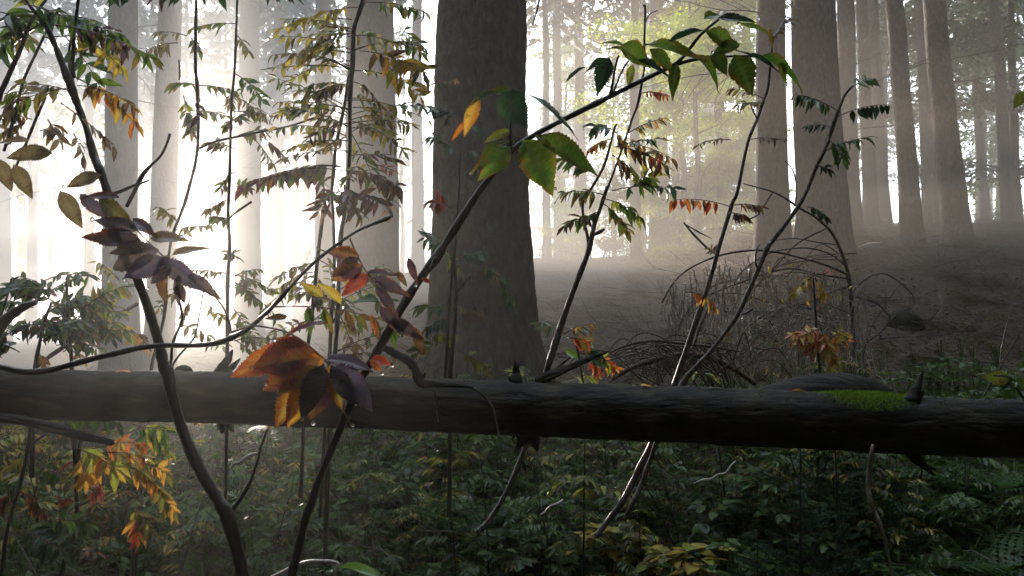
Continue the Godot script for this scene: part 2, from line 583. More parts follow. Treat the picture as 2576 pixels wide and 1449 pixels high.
func feather(parent: Node3D, styles: String, t: float, x0: float, y0: float, x1: float, y1: float, pairs := 5, size := 45.0, hang := 0.4, arch := 0.15, face := 0.4, deep := 0.0, wide := 1.0) -> void:
	# a rowan leaf: a midrib from its foot to its tip, leaflets in pairs along it and one at the end
	var b := at(x0, y0, t)
	var span := Vector2(x1 - x0, y1 - y0).length() * t / F
	var e := at(x1, y1, t + deep + rf(-0.55, 0.55) * span)      # leaves reach forward and back
	var l := (e - b).length()
	var mid := b.lerp(e, 0.5) + Vector3(0, arch * l, 0)
	var rib := []
	var rad := []
	for k in 9:
		var s := k / 8.0
		rib.append(b.lerp(mid, s).lerp(mid.lerp(e, s), s))
		rad.append((1.9 - 1.1 * s) * t / F * (1.0 if t < 1.6 else 0.8))
	var mb := MB.new()
	tube(mb, rib, rad, 5, Color(0.7, 0.5, 0.4) if rf(0, 1) < 0.5 else Color(1.2, 0.35, 0.25))
	var near: bool = t < 3.7 and leaflets_of.get(parent, 0) < 285
	size *= 1.15 if t < 2.5 else 1.0
	pairs += 2 if t < 2.5 else 3
	var green := MB.new()
	var node: MeshInstance3D = null
	if near:
		node = part("leaf", mb.mesh(), M["stalk"], parent)
	var n := face_normal(b, face)
	for k in pairs * 2 + 1:
		var s := 1.0 if k == pairs * 2 else 0.26 + 0.68 * (k / 2) / maxf(pairs - 1, 1) + rf(-0.02, 0.02)
		if k < pairs * 2 and rf(0, 1) < 0.04:
			continue
		var p := b.lerp(mid, s).lerp(mid.lerp(e, s), s)
		var tan := (mid - b).lerp(e - mid, s).normalized()
		var side := tan.cross(n).normalized() * (1.0 if k % 2 else -1.0)
		var dir := (side * 0.85 + tan * 0.5) if k < pairs * 2 else tan
		dir = dir.lerp(Vector3.DOWN, clampf(hang + rf(-0.28, 0.22), 0.0, 0.97))
		dir = (dir + Vector3(rf(-0.3, 0.3), rf(-0.22, 0.22), rf(-0.35, 0.35))).normalized()
		var len := size * t / F * rf(0.66, 1.15) * (1.0 - 0.3 * absf(s - 0.6))
		var nn := (n + Vector3(rf(-0.6, 0.6), rf(-0.3, 0.3), rf(-0.6, 0.6)) + (face_normal(p, 1.0) * 0.6 if hang > 0.6 else Vector3.ZERO)).normalized()
		var tf := turned(p, p + dir * len, nn, wide)
		var style := pick(styles)
		if near:
			var st: Array = lm[style]
			leaflets_of[parent] = leaflets_of.get(parent, 0) + 1
			part("leaflet", st[rng.randi() % st.size()], M["leaf"], node, true).transform = tf
		else:
			green.join(cm[style][rng.randi() % 3], tf)
	if not near:
		var w := MB.new()
		for q in mb.c.size():
			mb.c[q] = Color(0.05, 0.035, 0.02)
		w.join(mb, Transform3D.IDENTITY)
		w.join(green, Transform3D.IDENTITY)
		part("leaf", w.mesh(), M["leaf"], parent)


# ------------------------------------------------------------------ the fallen log
func spike(parent: Node3D, t: float, xyr: Array, wide := 1.0, lean := 0.0) -> void:
	var one: Node3D = stem(parent, "broken_branch", M["log_bark"], t, xyr, Color(0.6, 0.55, 0.5), lean)
	var n := xyr.size() / 3
	for k in 3:      # splinters that stand by the broken end
		var s := xyr.duplicate()
		var w := rf(0.45, 0.8)
		var side := rf(-1.0, 1.0)
		for j in n:
			s[j * 3] = lerpf(xyr[0], xyr[j * 3], w) + side * xyr[2] * 0.7
			s[j * 3 + 1] = lerpf(xyr[1], xyr[j * 3 + 1], w) + rf(-2, 2)
			s[j * 3 + 2] = xyr[j * 3 + 2] * 0.38
		stem(parent, "splinter", M["log_bark"], t + rf(-0.01, 0.01), s, Color(1.2, 1.0, 0.8), lean)


func the_log() -> void:
	var ts := 2.95
	var pts := []
	var rad := []
	var tops := [[-320.0, 931.0, 1050.0], [0.0, 932.0, 1056.0], [420.0, 934.0, 1062.0], [760.0, 940.0, 1072.0], [1100.0, 953.0, 1086.0], [1500.0, 966.0, 1104.0], [1900.0, 980.0, 1122.0], [2240.0, 995.0, 1140.0], [2576.0, 1008.0, 1152.0], [2900.0, 1020.0, 1166.0]]
	for k in tops.size():
		var t := ts - 0.045 * k
		var c := at(tops[k][0], (tops[k][1] + tops[k][2]) * 0.5, t)
		pts.append(c)
		rad.append((tops[k][2] - tops[k][1]) * 0.5 * t / F)
	var q := curve(pts, rad, 40)
	for k in q[0].size():
		q[1][k] *= 1.0 + 0.025 * bumps.get_noise_1d(k * 1.6)
		q[0][k].y += 0.003 * bumps.get_noise_1d(k * 1.0 + 300.0)
	var o := thing("fallen_log", "long dark fallen log lying level across the undergrowth with broken branch stubs", "log", pts[5])
	var mb := MB.new()
	tube(mb, q[0], q[1], 56, Color.WHITE, 0.035, 3.5)
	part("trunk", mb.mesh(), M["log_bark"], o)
	# stubs of broken branches
	var t := 2.74
	spike(o, t, [1296, 985, 22, 1297, 962, 19, 1298, 940, 11, 1297, 920, 6, 1296, 905, 1.5])
	spike(o, t, [1355, 965, 16, 1378, 948, 13, 1420, 930, 10, 1475, 906, 7, 1532, 884, 2])
	spike(o, t, [1388, 948, 7, 1412, 918, 4, 1436, 898, 1])
	spike(o, 2.6, [2295, 1012, 26, 2303, 985, 15, 2313, 960, 8, 2322, 933, 1.5])
	spike(o, 2.85, [545, 950, 14, 560, 925, 12, 575, 902, 9, 585, 880, 2])
	spike(o, 2.85, [572, 938, 9, 590, 918, 7, 604, 902, 2])
	spike(o, 2.87, [440, 940, 10, 455, 930, 11, 470, 928, 9, 482, 938, 6])
	spike(o, 2.73, [1312, 1055, 26, 1312, 1078, 24, 1315, 1100, 20, 1308, 1118, 11, 1302, 1132, 2])
	spike(o, 2.73, [1335, 1060, 22, 1337, 1085, 18, 1345, 1108, 13, 1352, 1136, 2])
	spike(o, 2.6, [2262, 1085, 26, 2278, 1115, 24, 2298, 1145, 17, 2325, 1172, 10, 2350, 1196, 2])
	spike(o, 2.86, [555, 1050, 16, 560, 1078, 9, 556, 1090, 2])
	spike(o, 2.86, [575, 1050, 13, 582, 1076, 7, 588, 1086, 2])
	spike(o, 2.72, [-30, 1050, 13, 60, 1058, 12, 160, 1084, 11, 230, 1102, 9, 284, 1114, 7])
	# roots and shreds that hang from it
	stem(o, "hanging_twig", M["dead_twig"], 2.52, [1085, 968, 5, 1093, 985, 3, 1098, 1020, 2.5, 1102, 1062, 2])
	stem(o, "hanging_twig", M["dead_twig"], 2.52, [1160, 970, 4, 1200, 982, 3, 1236, 1020, 3, 1250, 1070, 2.5, 1256, 1105, 4])
	stem(o, "root", M["pale_wood"], 2.5, [2196, 1118, 3, 2191, 1145, 5, 2188, 1180, 6, 2184, 1225, 6, 2190, 1262, 6.5, 2200, 1284, 4.5, 2212, 1312, 4.5, 2222, 1345, 5, 2230, 1378, 4, 2238, 1412, 3.5, 2246, 1470, 3], Color(0.75, 0.72, 0.7))
	# moss cushion on top
	var moss := MB.new()
	for k in 9500:
		var x := rf(2040, 2320)
		var w := (x - 2040.0) / 280.0
		var c := at(x, lerpf(1059, 1069, w), 2.63)
		var a := rf(-1.1, 1.0) * (0.6 + 0.4 * sin(w * PI)) + PI * 0.5
		var r := 0.092
		var dens := pow(sin(w * PI), 1.5) + 0.5 * bumps.get_noise_1d(x * 0.6)
		if rf(0, 1) > dens * (1.2 - 1.0 * clampf(absf(a - PI * 0.45) - 0.2, 0.0, 1.0) + 0.5 * bumps.get_noise_2d(x * 1.2, a * 30.0)):
			continue
		var out := Vector3(0, sin(a), cos(a))
		var p := c + out * (r - 0.003)
		var len := rf(0.004, 0.015) * (0.4 + dens * 0.8)
		var d := (out * 0.8 + Vector3(rf(-0.9, 0.9), rf(-0.2, 0.5), rf(-0.7, 0.7))).normalized() * len
		var s := Vector3(rf(-1, 1), rf(-0.3, 0.3), rf(-1, 1)).normalized() * 0.0016
		var g := rf(0.6, 1.3)
		var col := Color(0.19 * g, 0.31 * g, 0.025 * g)
		moss.tri(moss.add(p - s, col), moss.add(p + d, col), moss.add(p + s, col))
	for k in 900:
		var x := rf(1880, 2500)
		var w := (x - 2060.0) / 240.0
		if bumps.get_noise_1d(x * 0.35 + 70.0) < 0.05:
			continue
		var c := at(x, lerpf(1059, 1069, w), 2.68 - 0.045 * (x - 1880.0) / 330.0)
		var a := PI * 0.5 + rf(-0.9, 0.5)
		var out := Vector3(0, sin(a), cos(a))
		var p := c + out * 0.087
		var d := (out * 0.8 + Vector3(rf(-0.9, 0.9), rf(-0.2, 0.5), rf(-0.7, 0.7))).normalized() * rf(0.004, 0.011)
		var s := Vector3(rf(-1, 1), 0, rf(-1, 1)).normalized() * 0.0016
		var col := Color(0.09, 0.15, 0.02) * rf(0.5, 1.2)
		moss.tri(moss.add(p - s, col), moss.add(p + d, col), moss.add(p + s, col))
	part("moss", moss.mesh(), M["moss_green"], o).set_meta("kind", "stuff")
	# leaves that have come to rest on it, each a thing
	for w in [[700, 938, 640, 934, "brown"], [1610, 970, 1650, 966, "gold"], [1140, 957, 1180, 952, "brown"], [1990, 984, 2030, 980, "brown"], [330, 936, 290, 931, "orange"]]:
		var fl := thing("fallen_leaf", "%s fallen leaf resting on the log, %s" % [{"brown": "withered brown", "gold": "golden", "orange": "orange"}[w[4]], {700: "near the big autumn leaf", 1610: "left of the wet stem pair", 1140: "by the crooked dead branch", 1990: "left of the moss", 330: "left of the crossing stem"}[w[0]]], "leaf", at(w[0], w[1], 2.78), "fallen leaves on the log")
		blade(fl, "blade", w[4], 2.78 - 0.03 * w[0] / 500.0, w[0], w[1], w[2], w[3], 0.15, 1.2)
	# the curved dead branch that lies over the log
	var br := thing("dead_branch", "crooked dark dead branch lying over the middle of the fallen log", "branch", at(1050, 950, 2.5))
	stem(br, "wood", M["log_bark"], 2.5, [948, 880, 5, 968, 876, 9, 995, 890, 10, 1025, 906, 11, 1045, 930, 12, 1058, 962, 13, 1085, 966, 10, 1130, 968, 6, 1190, 974, 3], Color(0.6, 0.6, 0.6))
	stem(br, "shard", M["log_bark"], 2.5, [1056, 962, 8, 1064, 950, 5, 1070, 936, 1], Color(0.6, 0.6, 0.6))
	# the round log end behind it
	var lg := thing("mossy_log", "short dark rounded log showing its back just behind the fallen log", "log", at(2060, 985, 3.3))
	var lb := MB.new()
	var lp := []
	var lr := []
	for k in 15:
		var w := k / 14.0
		lp.append(at(lerpf(1880, 2240, w), lerpf(1000, 992, w) + 14, 3.3 + 0.25 * w))
		lr.append((18.0 + 58.0 * pow(sin(PI * pow(w, 1.35) * 0.94 + 0.1), 0.75)) * 3.3 / F)
	var lq := curve(lp, lr, 4)
	tube(lb, lq[0], lq[1], 26, Color(0.75, 0.72, 0.8), 0.05, 1.5)
	part("trunk", lb.mesh(), M["log_bark"], lg)
	var ml := thing("stump", "dark mossy round stump low on the shaded slope beside the dead bush", "stump", at(2278, 850, 7.2))
	var sb := MB.new()
	var sf := Vector3(ml.position.x, ground(ml.position.x, ml.position.z) - 0.1, ml.position.z)
	ml.position = sf
	tube(sb, [sf, sf + Vector3(0, 0.08, 0), sf + Vector3(0, 0.15, 0.01), sf + Vector3(0, 0.2, 0.01), sf + Vector3(0.01, 0.22, 0.02)], [0.2, 0.16, 0.14, 0.1, 0.03], 20, Color(0.7, 0.65, 0.5), 0.14, 4.0)
	part("wood", sb.mesh(), M["log_bark"], ml)
	var fl := thing("fallen_spruce", "dark fallen trunk end lying on the slope's crest by the slim spruce", "log", at(2530, 572, 16.0))
	var fb := MB.new()
	tube(fb, [at(2462, 574, 16.0), at(2500, 572, 15.8), at(2560, 574, 15.6), at(2640, 580, 15.4)], [0.07, 0.09, 0.1, 0.11], 12, Color.WHITE, 0.05, 0.6)
	part("wood", fb.mesh(), M["log_bark"], fl)


# ------------------------------------------------------------------ plants close by
func foreground() -> void:
	var B: Material = M["twig_bark"]
	var DB: Material = M["dead_twig"]
	# A: the rowan whose stem crosses the log on the left
	var a := thing("rowan_sapling", "dark rowan stem crossing the log with big purple leaves against the glare", "sapling", at(612, 1449, 1.2))
	stem(a, "stem", B, 1.2, [640, 1560, 15, 612, 1449, 14, 592, 1365, 15, 573, 1300, 19, 552, 1262, 14, 530, 1228, 14, 495, 1165, 14, 468, 1105, 13, 448, 1050, 12, 434, 1000, 12, 424, 945, 17, 412, 918, 14, 400, 865, 12, 382, 805, 12, 362, 745, 11, 345, 700, 11, 322, 630, 11, 298, 565, 11, 272, 490, 10, 252, 430, 10, 236, 390, 10, 216, 318, 9, 196, 265, 9, 178, 215, 11, 160, 170, 8, 140, 118, 7, 120, 74, 7, 96, 40, 5, 70, 8, 4, 50, -30, 3])
	stem(a, "twig", B, 1.2, [575, 1290, 8, 600, 1262, 6, 628, 1215, 5, 646, 1165, 4, 658, 1120, 3.5, 672, 1080, 3])
	stem(a, "twig", B, 1.22, [424, 930, 6, 430, 908, 4, 434, 866, 3.5, 446, 835, 3.5, 458, 803, 3, 454, 770, 2.5, 448, 735, 2])
	stem(a, "twig", B, 1.25, [430, 928, 4, 446, 900, 3, 474, 868, 2.5, 490, 846, 2.5, 500, 800, 2, 512, 730, 1.6])
	stem(a, "twig", B, 1.18, [318, 520, 5, 340, 478, 5, 357, 443, 6, 378, 418, 4, 403, 393, 3.5, 418, 365, 3, 427, 338, 4])
	stem(a, "twig", B, 1.16, [262, 492, 4, 297, 484, 5, 335, 468, 4, 374, 454, 3])
	stem(a, "twig", B, 1.2, [184, 195, 6, 182, 150, 5, 185, 117, 5, 190, 60, 4, 197, 0, 4, 200, -30, 3])
	stem(a, "twig", B, 1.3, [196, 268, 5, 180, 190, 4, 172, 150, 3, 178, 100, 3])
	var p := "purple purple plum"
	blade(a, "leaf", "purple", 1.1, 357, 606, 208, 588, 0.75, 1.24)
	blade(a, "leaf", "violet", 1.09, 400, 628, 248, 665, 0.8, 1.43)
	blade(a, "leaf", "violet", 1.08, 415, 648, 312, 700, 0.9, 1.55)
	blade(a, "leaf", "purple", 1.12, 334, 552, 390, 597, 0.7, 1.48)
	blade(a, "leaf", "faded", 1.12, 378, 600, 457, 590, 0.6, 1.48)
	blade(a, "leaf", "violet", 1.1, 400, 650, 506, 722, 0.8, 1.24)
	blade(a, "leaf", "brown", 1.13, 404, 684, 407, 768, 0.6, 0.99)
	blade(a, "leaf", "purple", 1.1, 446, 712, 462, 760, 0.8, 1.73)
	blade(a, "leaf", "faded", 1.14, 433, 642, 518, 610, 0.5, 0.99)
	blade(a, "leaf", "faded", 1.1, 150, 478, 205, 572, 0.85, 1.36)
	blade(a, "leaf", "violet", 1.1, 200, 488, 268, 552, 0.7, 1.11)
	blade(a, "leaf", "purple", 1.1, 300, 498, 205, 484, 0.35, 1.11)
	blade(a, "leaf", "olive", 1.1, 247, 500, 340, 566, 0.7, 1.36)
	blade(a, "leaf", "faded", 1.08, 252, 438, 160, 466, 0.7, 1.36)
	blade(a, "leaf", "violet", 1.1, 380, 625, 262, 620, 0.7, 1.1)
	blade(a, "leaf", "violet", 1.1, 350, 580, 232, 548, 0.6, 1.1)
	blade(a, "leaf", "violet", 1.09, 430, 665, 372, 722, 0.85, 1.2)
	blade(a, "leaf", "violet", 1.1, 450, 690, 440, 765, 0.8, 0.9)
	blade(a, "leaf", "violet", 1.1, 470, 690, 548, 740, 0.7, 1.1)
	blade(a, "leaf", "olive", 1.11, 420, 640, 400, 702, 0.8, 1.1)
	stem(a, "petiole", M["stalk"], 1.12, [580, 836, 3, 578, 812, 2.5, 562, 775, 2.2, 536, 742, 2, 510, 722, 2, 470, 690, 2, 413, 646, 2, 365, 600, 2, 330, 562, 1.8, 292, 505, 1.6])
	feather(a, "green purple olive", 1.15, 130, 62, 385, 145, 6, 52, 0.6, 0.12, 0.6)
	feather(a, "yellow yellow olive", 1.2, 200, 92, 302, 168, 4, 44, 0.5, 0.1, 0.7)
	feather(a, "gold yellow orange", 1.22, 190, 195, 345, 315, 5, 42, 0.55, 0.12, 0.6)
	feather(a, "olive faded brown", 1.15, 152, 258, 288, 366, 4, 40, 0.45, 0.05, 0.15)
	feather(a, "olive green faded", 1.25, 168, 222, 30, 262, 4, 48, 0.4, 0.1, 0.4)
	feather(a, "teal green", 1.25, 170, 100, 250, 215, 3, 50, 0.3, 0.1, 0.6)
	feather(a, "faded brown", 1.25, 120, 300, 150, 352, 2, 40, 0.3, 0.05, 0.5)
	blade(a, "leaf", "faded", 1.0, 130, 382, 10, 388, 0.7, 1.48)
	blade(a, "leaf", "faded", 1.0, 70, 350, -10, 352, 0.6, 1.61)
	blade(a, "leaf", "faded", 1.0, 34, 412, 78, 494, 0.8, 1.36)
	blade(a, "leaf", "faded", 1.0, -10, 396, 30, 478, 0.9, 1.48)
	# the bunch of stems at the edge
	var a2 := thing("rowan_shrub", "bunch of dark crossing rowan stems rising beside the glare, leaves greenish", "shrub", at(20, 1300, 1.6))
	stem(a2, "stem", B, 1.5, [-40, 420, 7, -10, 270, 6, 20, 193, 7, 50, 127, 6, 72, 67, 5, 100, 20, 4, 140, -30, 3])
	stem(a2, "stem", B, 1.55, [10, 380, 4, 23, 337, 4, 42, 268, 4, 60, 200, 4, 90, 135, 4, 117, 77, 3, 132, 40, 3])
	stem(a2, "stem", B, 1.6, [40, 420, 3, 63, 367, 3.5, 90, 300, 4, 113, 247, 3, 122, 215, 2])
	stem(a2, "stem", B, 1.5, [-20, 152, 3, 40, 105, 3.5, 83, 72, 3.5, 133, 43, 3, 150, 20, 3])
	stem(a2, "stem", B, 1.6, [-20, 60, 4, 30, 40, 4, 70, 45, 4, 110, 72, 4])
	stem(a2, "stem", B, 1.6, [-20, 880, 16, 0, 820, 14, 50, 778, 11, 92, 760, 6])
	feather(a, "purple green olive", 1.2, 110, 95, 330, 120, 6, 50, 0.55, 0.15, 0.5)
	feather(a, "green teal olive", 1.25, 140, 40, 260, 60, 5, 46, 0.4, 0.1, 0.4)
	feather(a, "gold olive brown", 1.22, 195, 215, 330, 262, 5, 44, 0.5, 0.12, 0.4)
	feather(a, "olive faded", 1.3, 180, 230, 60, 210, 4, 44, 0.4, 0.1, 0.4)
	feather(a, "purple green teal", 1.18, 60, 10, 200, 60, 5, 54, 0.4, 0.1, 0.5)
	feather(a, "green purple", 1.2, 190, 60, 300, 95, 5, 48, 0.5, 0.15, 0.5)
	feather(a2, "green olive teal", 1.5, 60, 60, -10, 120, 4, 54, 0.4, 0.1, 0.5)
	feather(a2, "faded olive", 1.6, 90, 250, 10, 290, 4, 46, 0.4, 0.1, 0.5)
	feather(a2, "green olive", 1.6, 20, 60, 70, 100, 3, 50, 0.4, 0.1, 0.5)
	feather(a2, "green teal", 1.5, 0, 30, 60, 55, 3, 60, 0.2, 0.1, 0.5)
	feather(a2, "lime green", 1.6, 100, 30, 60, -10, 3, 40, 0.2, 0.1, 0.5)
	feather(a2, "olive green lime", 1.6, 60, 230, -20, 245, 4, 40, 0.5, 0.1, 0.4)
	feather(a2, "faded brown", 1.7, 80, 300, 0, 290, 4, 36, 0.4, 0.1, 0.4)
	feather(a2, "faded brown olive", 1.7, 60, 310, 10, 330, 3, 40, 0.5, 0.1, 0.4)
	feather(a2, "green teal", 1.6, 150, 30, 190, 70, 3, 40, 0.4, 0.1, 0.4)
	feather(a2, "faded", 1.9, 185, 335, 210, 395, 3, 34, 0.4, 0.1, 0.4)
	feather(a2, "faded", 1.9, 100, 330, 150, 320, 3, 36, 0.5, 0.1, 0.4)
	# B3: the long arching branch with the large autumn leaf before the log
	var b := thing("rowan_branch", "long arching dark branch carrying a large orange and violet leaf before the log", "branch", at(-40, 920, 1.05))
	stem(b, "stem", B, 1.05, [-60, 918, 8, 0, 924, 8, 62, 936, 8, 120, 932, 8, 180, 917, 8, 240, 901, 8, 300, 887, 8, 360, 874, 7, 420, 869, 7, 485, 869, 7, 540, 864, 7.5, 582, 850, 8, 622, 828, 6, 655, 800, 5.5, 690, 768, 5.5, 725, 728, 4.5, 760, 690, 4, 800, 652, 4, 840, 621, 4, 872, 598, 3.5, 905, 578, 3.5, 940, 563, 4, 968, 552, 6, 984, 543, 3], Color.WHITE, 0.08)
	stem(b, "petiole", M["stalk"], 1.02, [578, 838, 3, 610, 826, 2.5, 644, 820, 2.5, 707, 831, 2.5, 745, 848, 2.5, 777, 870, 2.5, 817, 906, 2.5, 850, 940, 2])
	blade(b, "leaflet", "orange", 0.99, 760, 868, 570, 943, 0.85, 1.13)
	blade(b, "leaflet", "orange", 0.98, 790, 882, 632, 922, 0.9, 1.81)
	blade(b, "leaflet", "orange", 0.975, 815, 900, 668, 962, 0.95, 1.89)
	blade(b, "leaflet", "gold", 0.985, 790, 915, 676, 1074, 0.9, 1.28)
	blade(b, "leaflet", "gold", 0.98, 800, 930, 712, 1072, 0.9, 1.22)
	blade(b, "leaflet", "gold", 0.972, 812, 922, 735, 1010, 0.95, 1.81)
	blade(b, "leaflet", "plum", 0.98, 820, 928, 788, 1060, 0.95, 1.51)
	blade(b, "leaflet", "gold", 0.98, 832, 915, 850, 1030, 0.9, 1.28)
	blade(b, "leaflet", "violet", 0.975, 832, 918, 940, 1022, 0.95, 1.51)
	blade(b, "leaflet", "orange", 0.985, 760, 862, 740, 940, 0.9, 1.66)
	blade(b, "leaflet", "violet", 0.99, 820, 905, 936, 912, 0.6, 1.36)
	blade(b, "leaflet", "red", 1.0, 935, 900, 985, 915, 0.7, 1.51)
	blade(b, "leaflet", "orange", 1.0, 930, 905, 960, 935, 0.7, 1.51)
	blade(b, "leaflet", "plum", 0.995, 800, 895, 652, 985, 0.9, 1.3)
	blade(b, "leaflet", "orange", 0.985, 775, 880, 690, 850, 0.9, 1.3)
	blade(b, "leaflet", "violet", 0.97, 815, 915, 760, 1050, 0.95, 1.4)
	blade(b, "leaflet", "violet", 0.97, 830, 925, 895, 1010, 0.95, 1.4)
	feather(b, "olive green brown", 1.06, 690, 772, 1000, 820, 4, 70, 0.6, 0.1, 0.7, 0.05)
	blade(b, "leaflet", "yellow", 1.05, 814, 746, 755, 707, 0.75, 1.13)
	blade(b, "leaflet", "yellow", 1.05, 858, 766, 806, 706, 0.75, 1.19)
	blade(b, "leaflet", "teal", 1.07, 955, 762, 872, 748, 0.6, 1.50)
	blade(b, "leaflet", "brown", 1.06, 725, 796, 668, 802, 0.7, 1.13)
	blade(b, "leaflet", "plum", 1.06, 825, 812, 705, 818, 0.3, 0.87)
	# the violet leaves beside the diagonal stem
	stem(b, "petiole", M["stalk"], 1.15, [880, 600, 2.5, 894, 633, 2, 910, 665, 2, 928, 692, 2, 960, 730, 2, 990, 770, 2])
	blade(b, "leaflet", "plum", 1.14, 905, 645, 815, 626, 0.8, 1.25)
	blade(b, "leaflet", "purple", 1.13, 905, 650, 832, 690, 0.8, 1.50)
	blade(b, "leaflet", "plum", 1.12, 912, 668, 838, 705, 0.9, 1.64)
	blade(b, "leaflet", "red", 1.12, 924, 690, 858, 742, 0.9, 1.38)
	blade(b, "leaflet", "purple", 1.13, 925, 688, 1005, 690, 0.5, 1.01)
	blade(b, "leaflet", "purple", 1.13, 940, 700, 1030, 748, 0.6, 1.13)
	blade(b, "leaflet", "purple", 1.12, 945, 722, 1000, 800, 0.8, 1.01)
	blade(b, "leaflet", "brown", 1.13, 1000, 682, 1022, 720, 0.7, 1.25)
	blade(b, "leaflet", "purple", 1.13, 1028, 648, 1046, 714, 0.7, 1.01)
	blade(b, "leaflet", "purple", 1.12, 985, 800, 1058, 852, 0.8, 1.25)
	blade(b, "leaflet", "brown", 1.13, 1045, 822, 1062, 898, 0.7, 1.01)
	blade(b, "leaflet", "purple", 1.12, 955, 770, 1010, 838, 0.8, 1.25)
	blade(b, "leaflet", "orange", 1.13, 930, 790, 948, 842, 0.7, 1.01)
	blade(b, "leaflet", "red", 1.14, 1060, 700, 1088, 711, 0.6, 1.25)
	# E: the diagonal stem with broad toothed green leaves
	var e := thing("elder_shrub", "thick diagonal stem with broad drooping green leaves edged brown", "shrub", at(733, 1449, 1.15))
	stem(e, "stem", B, 1.15, [705, 1560, 13, 733, 1449, 12, 752, 1375, 11, 770, 1300, 11, 783, 1268, 14, 796, 1225, 11, 830, 1140, 10, 862, 1065, 10, 905, 960, 9, 935, 908, 10, 958, 868, 12, 985, 820, 11, 1030, 742, 11, 1070, 684, 11, 1098, 648, 15, 1118, 616, 10, 1160, 550, 10, 1205, 483, 9, 1250, 424, 9, 1290, 378, 9, 1335, 345, 8, 1400, 310, 7, 1480, 270, 7, 1540, 240, 7, 1620, 200, 6.5, 1690, 166, 6], Color.WHITE, 0.05)
	stem(e, "twig", B, 1.2, [1690, 168, 6, 1712, 150, 5, 1735, 122, 4.5, 1765, 85, 4, 1808, 48, 3.5])
	stem(e, "twig", B, 1.2, [1690, 166, 6, 1725, 155, 5, 1765, 147, 4, 1830, 142, 3, 1900, 142, 2.5, 1965, 152, 2])
	stem(e, "petiole", B, 1.17, [1286, 380, 5, 1284, 340, 4, 1285, 300, 3.5, 1288, 250, 3])
	stem(e, "petiole", B, 1.19, [1534, 245, 6, 1541, 210, 4, 1548, 170, 3.5, 1556, 140, 3])
	stem(e, "petiole", B, 1.19, [1540, 240, 5, 1556, 200, 3, 1572, 165, 3, 1585, 150, 2])
	stem(e, "spur", B, 1.15, [1098, 648, 8, 1090, 664, 6, 1082, 674, 3])
	var g := "elder"
	blade(e, "leaf", "teal", 1.13, 1258, 232, 1332, 312, 0.9, 1.89)
	blade(e, "leaf", "teal", 1.15, 1328, 238, 1468, 320, 0.35, 0.88)
	blade(e, "leaf", "gold", 1.16, 1205, 244, 1167, 336, 0.7, 1.03)
	blade(e, "leaf", "teal", 1.16, 1255, 232, 1160, 258, 0.3, 0.88)
	blade(e, "leaf", "orange", 1.16, 1168, 305, 1136, 352, 0.6, 0.83)
	blade(e, "leaf", g, 1.16, 1290, 240, 1218, 228, 0.4, 1.02)
	blade(e, "leaf", "lime", 1.17, 1288, 330, 1212, 348, 0.75, 0.95)
	blade(e, "leaf", g, 1.17, 1282, 352, 1184, 432, 0.45, 0.76)
	blade(e, "leaf", g, 1.15, 1286, 368, 1200, 450, 0.85, 1.13)
	blade(e, "leaf", g, 1.14, 1316, 352, 1397, 470, 0.95, 1.57)
	blade(e, "leaf", g, 1.15, 1345, 338, 1502, 442, 0.55, 0.78)
	blade(e, "leaf", "teal", 1.17, 1532, 142, 1503, 234, 0.8, 1.26)
	blade(e, "leaf", "teal", 1.18, 1472, 168, 1422, 204, 0.4, 0.76)
	blade(e, "leaf", "teal", 1.18, 1530, 148, 1468, 172, 0.4, 0.88)
	blade(e, "leaf", g, 1.18, 1548, 168, 1512, 184, 0.5, 1.02)
	blade(e, "leaf", g, 1.17, 1556, 118, 1648, 158, 0.75, 1.26)
	blade(e, "leaf", g, 1.19, 1570, 118, 1522, 94, 0.3, 0.76)
	blade(e, "leaf", g, 1.19, 1566, 126, 1522, 112, 0.3, 0.76)
	blade(e, "leaf", g, 1.19, 1618, 112, 1772, 146, 0.4, 0.76)
	blade(e, "leaf", g, 1.19, 1745, 138, 1832, 212, 0.6, 0.88)
	blade(e, "leaf", g, 1.18, 1636, 122, 1702, 176, 0.7, 1.13)
	blade(e, "leaf", "lime", 1.19, 1592, 162, 1577, 218, 0.8, 1.13)
	blade(e, "leaf", "teal", 1.18, 1598, 152, 1688, 178, 0.2, 0.63)
	blade(e, "leaf", g, 1.19, 1702, 160, 1690, 240, 0.7, 0.82)
	blade(e, "leaf", g, 1.19, 1770, 48, 1812, 28, 0.7, 1.65)
	blade(e, "leaf", "teal", 1.19, 1806, 45, 1908, 44, 0.5, 0.88)
	blade(e, "leaf", g, 1.19, 1855, 54, 1948, 78, 0.4, 0.88)
	blade(e, "leaf", "teal", 1.19, 1768, 76, 1680, 102, 0.35, 0.76)
	blade(e, "leaf", g, 1.19, 1774, 78, 1862, 116, 0.75, 1.13)
	blade(e, "leaf", g, 1.19, 1862, 112, 1792, 128, 0.7, 1.13)
	blade(e, "leaf", g, 1.19, 1794, 128, 1826, 192, 0.8, 1.26)
	blade(e, "leaf", g, 1.18, 1846, 136, 1900, 228, 0.9, 1.45)
	blade(e, "leaf", "teal", 1.18, 1850, 128, 1968, 156, 0.3, 0.76)
	blade(e, "leaf", g, 1.19, 1905, 140, 2035, 188, 0.45, 0.69)
	blade(e, "leaf", "lime", 1.19, 1962, 148, 1978, 208, 0.7, 0.88)
	blade(e, "leaf", "gold", 1.19, 1938, 70, 1940, 118, 0.7, 0.62)
	blade(e, "leaf", "lime", 1.3, 835, 1000, 850, 1015, 0.6, 1.26)
	blade(e, "leaf", "faded", 1.1, 852, 1020, 888, 1066, 0.5, 0.41)
	# overhanging out of reach: dark leaves just above the photographer
	var top := thing("hanging_spray", "dark blurred leaves hanging in over the bright gap at the very top", "leaves", at(520, -40, 0.9))
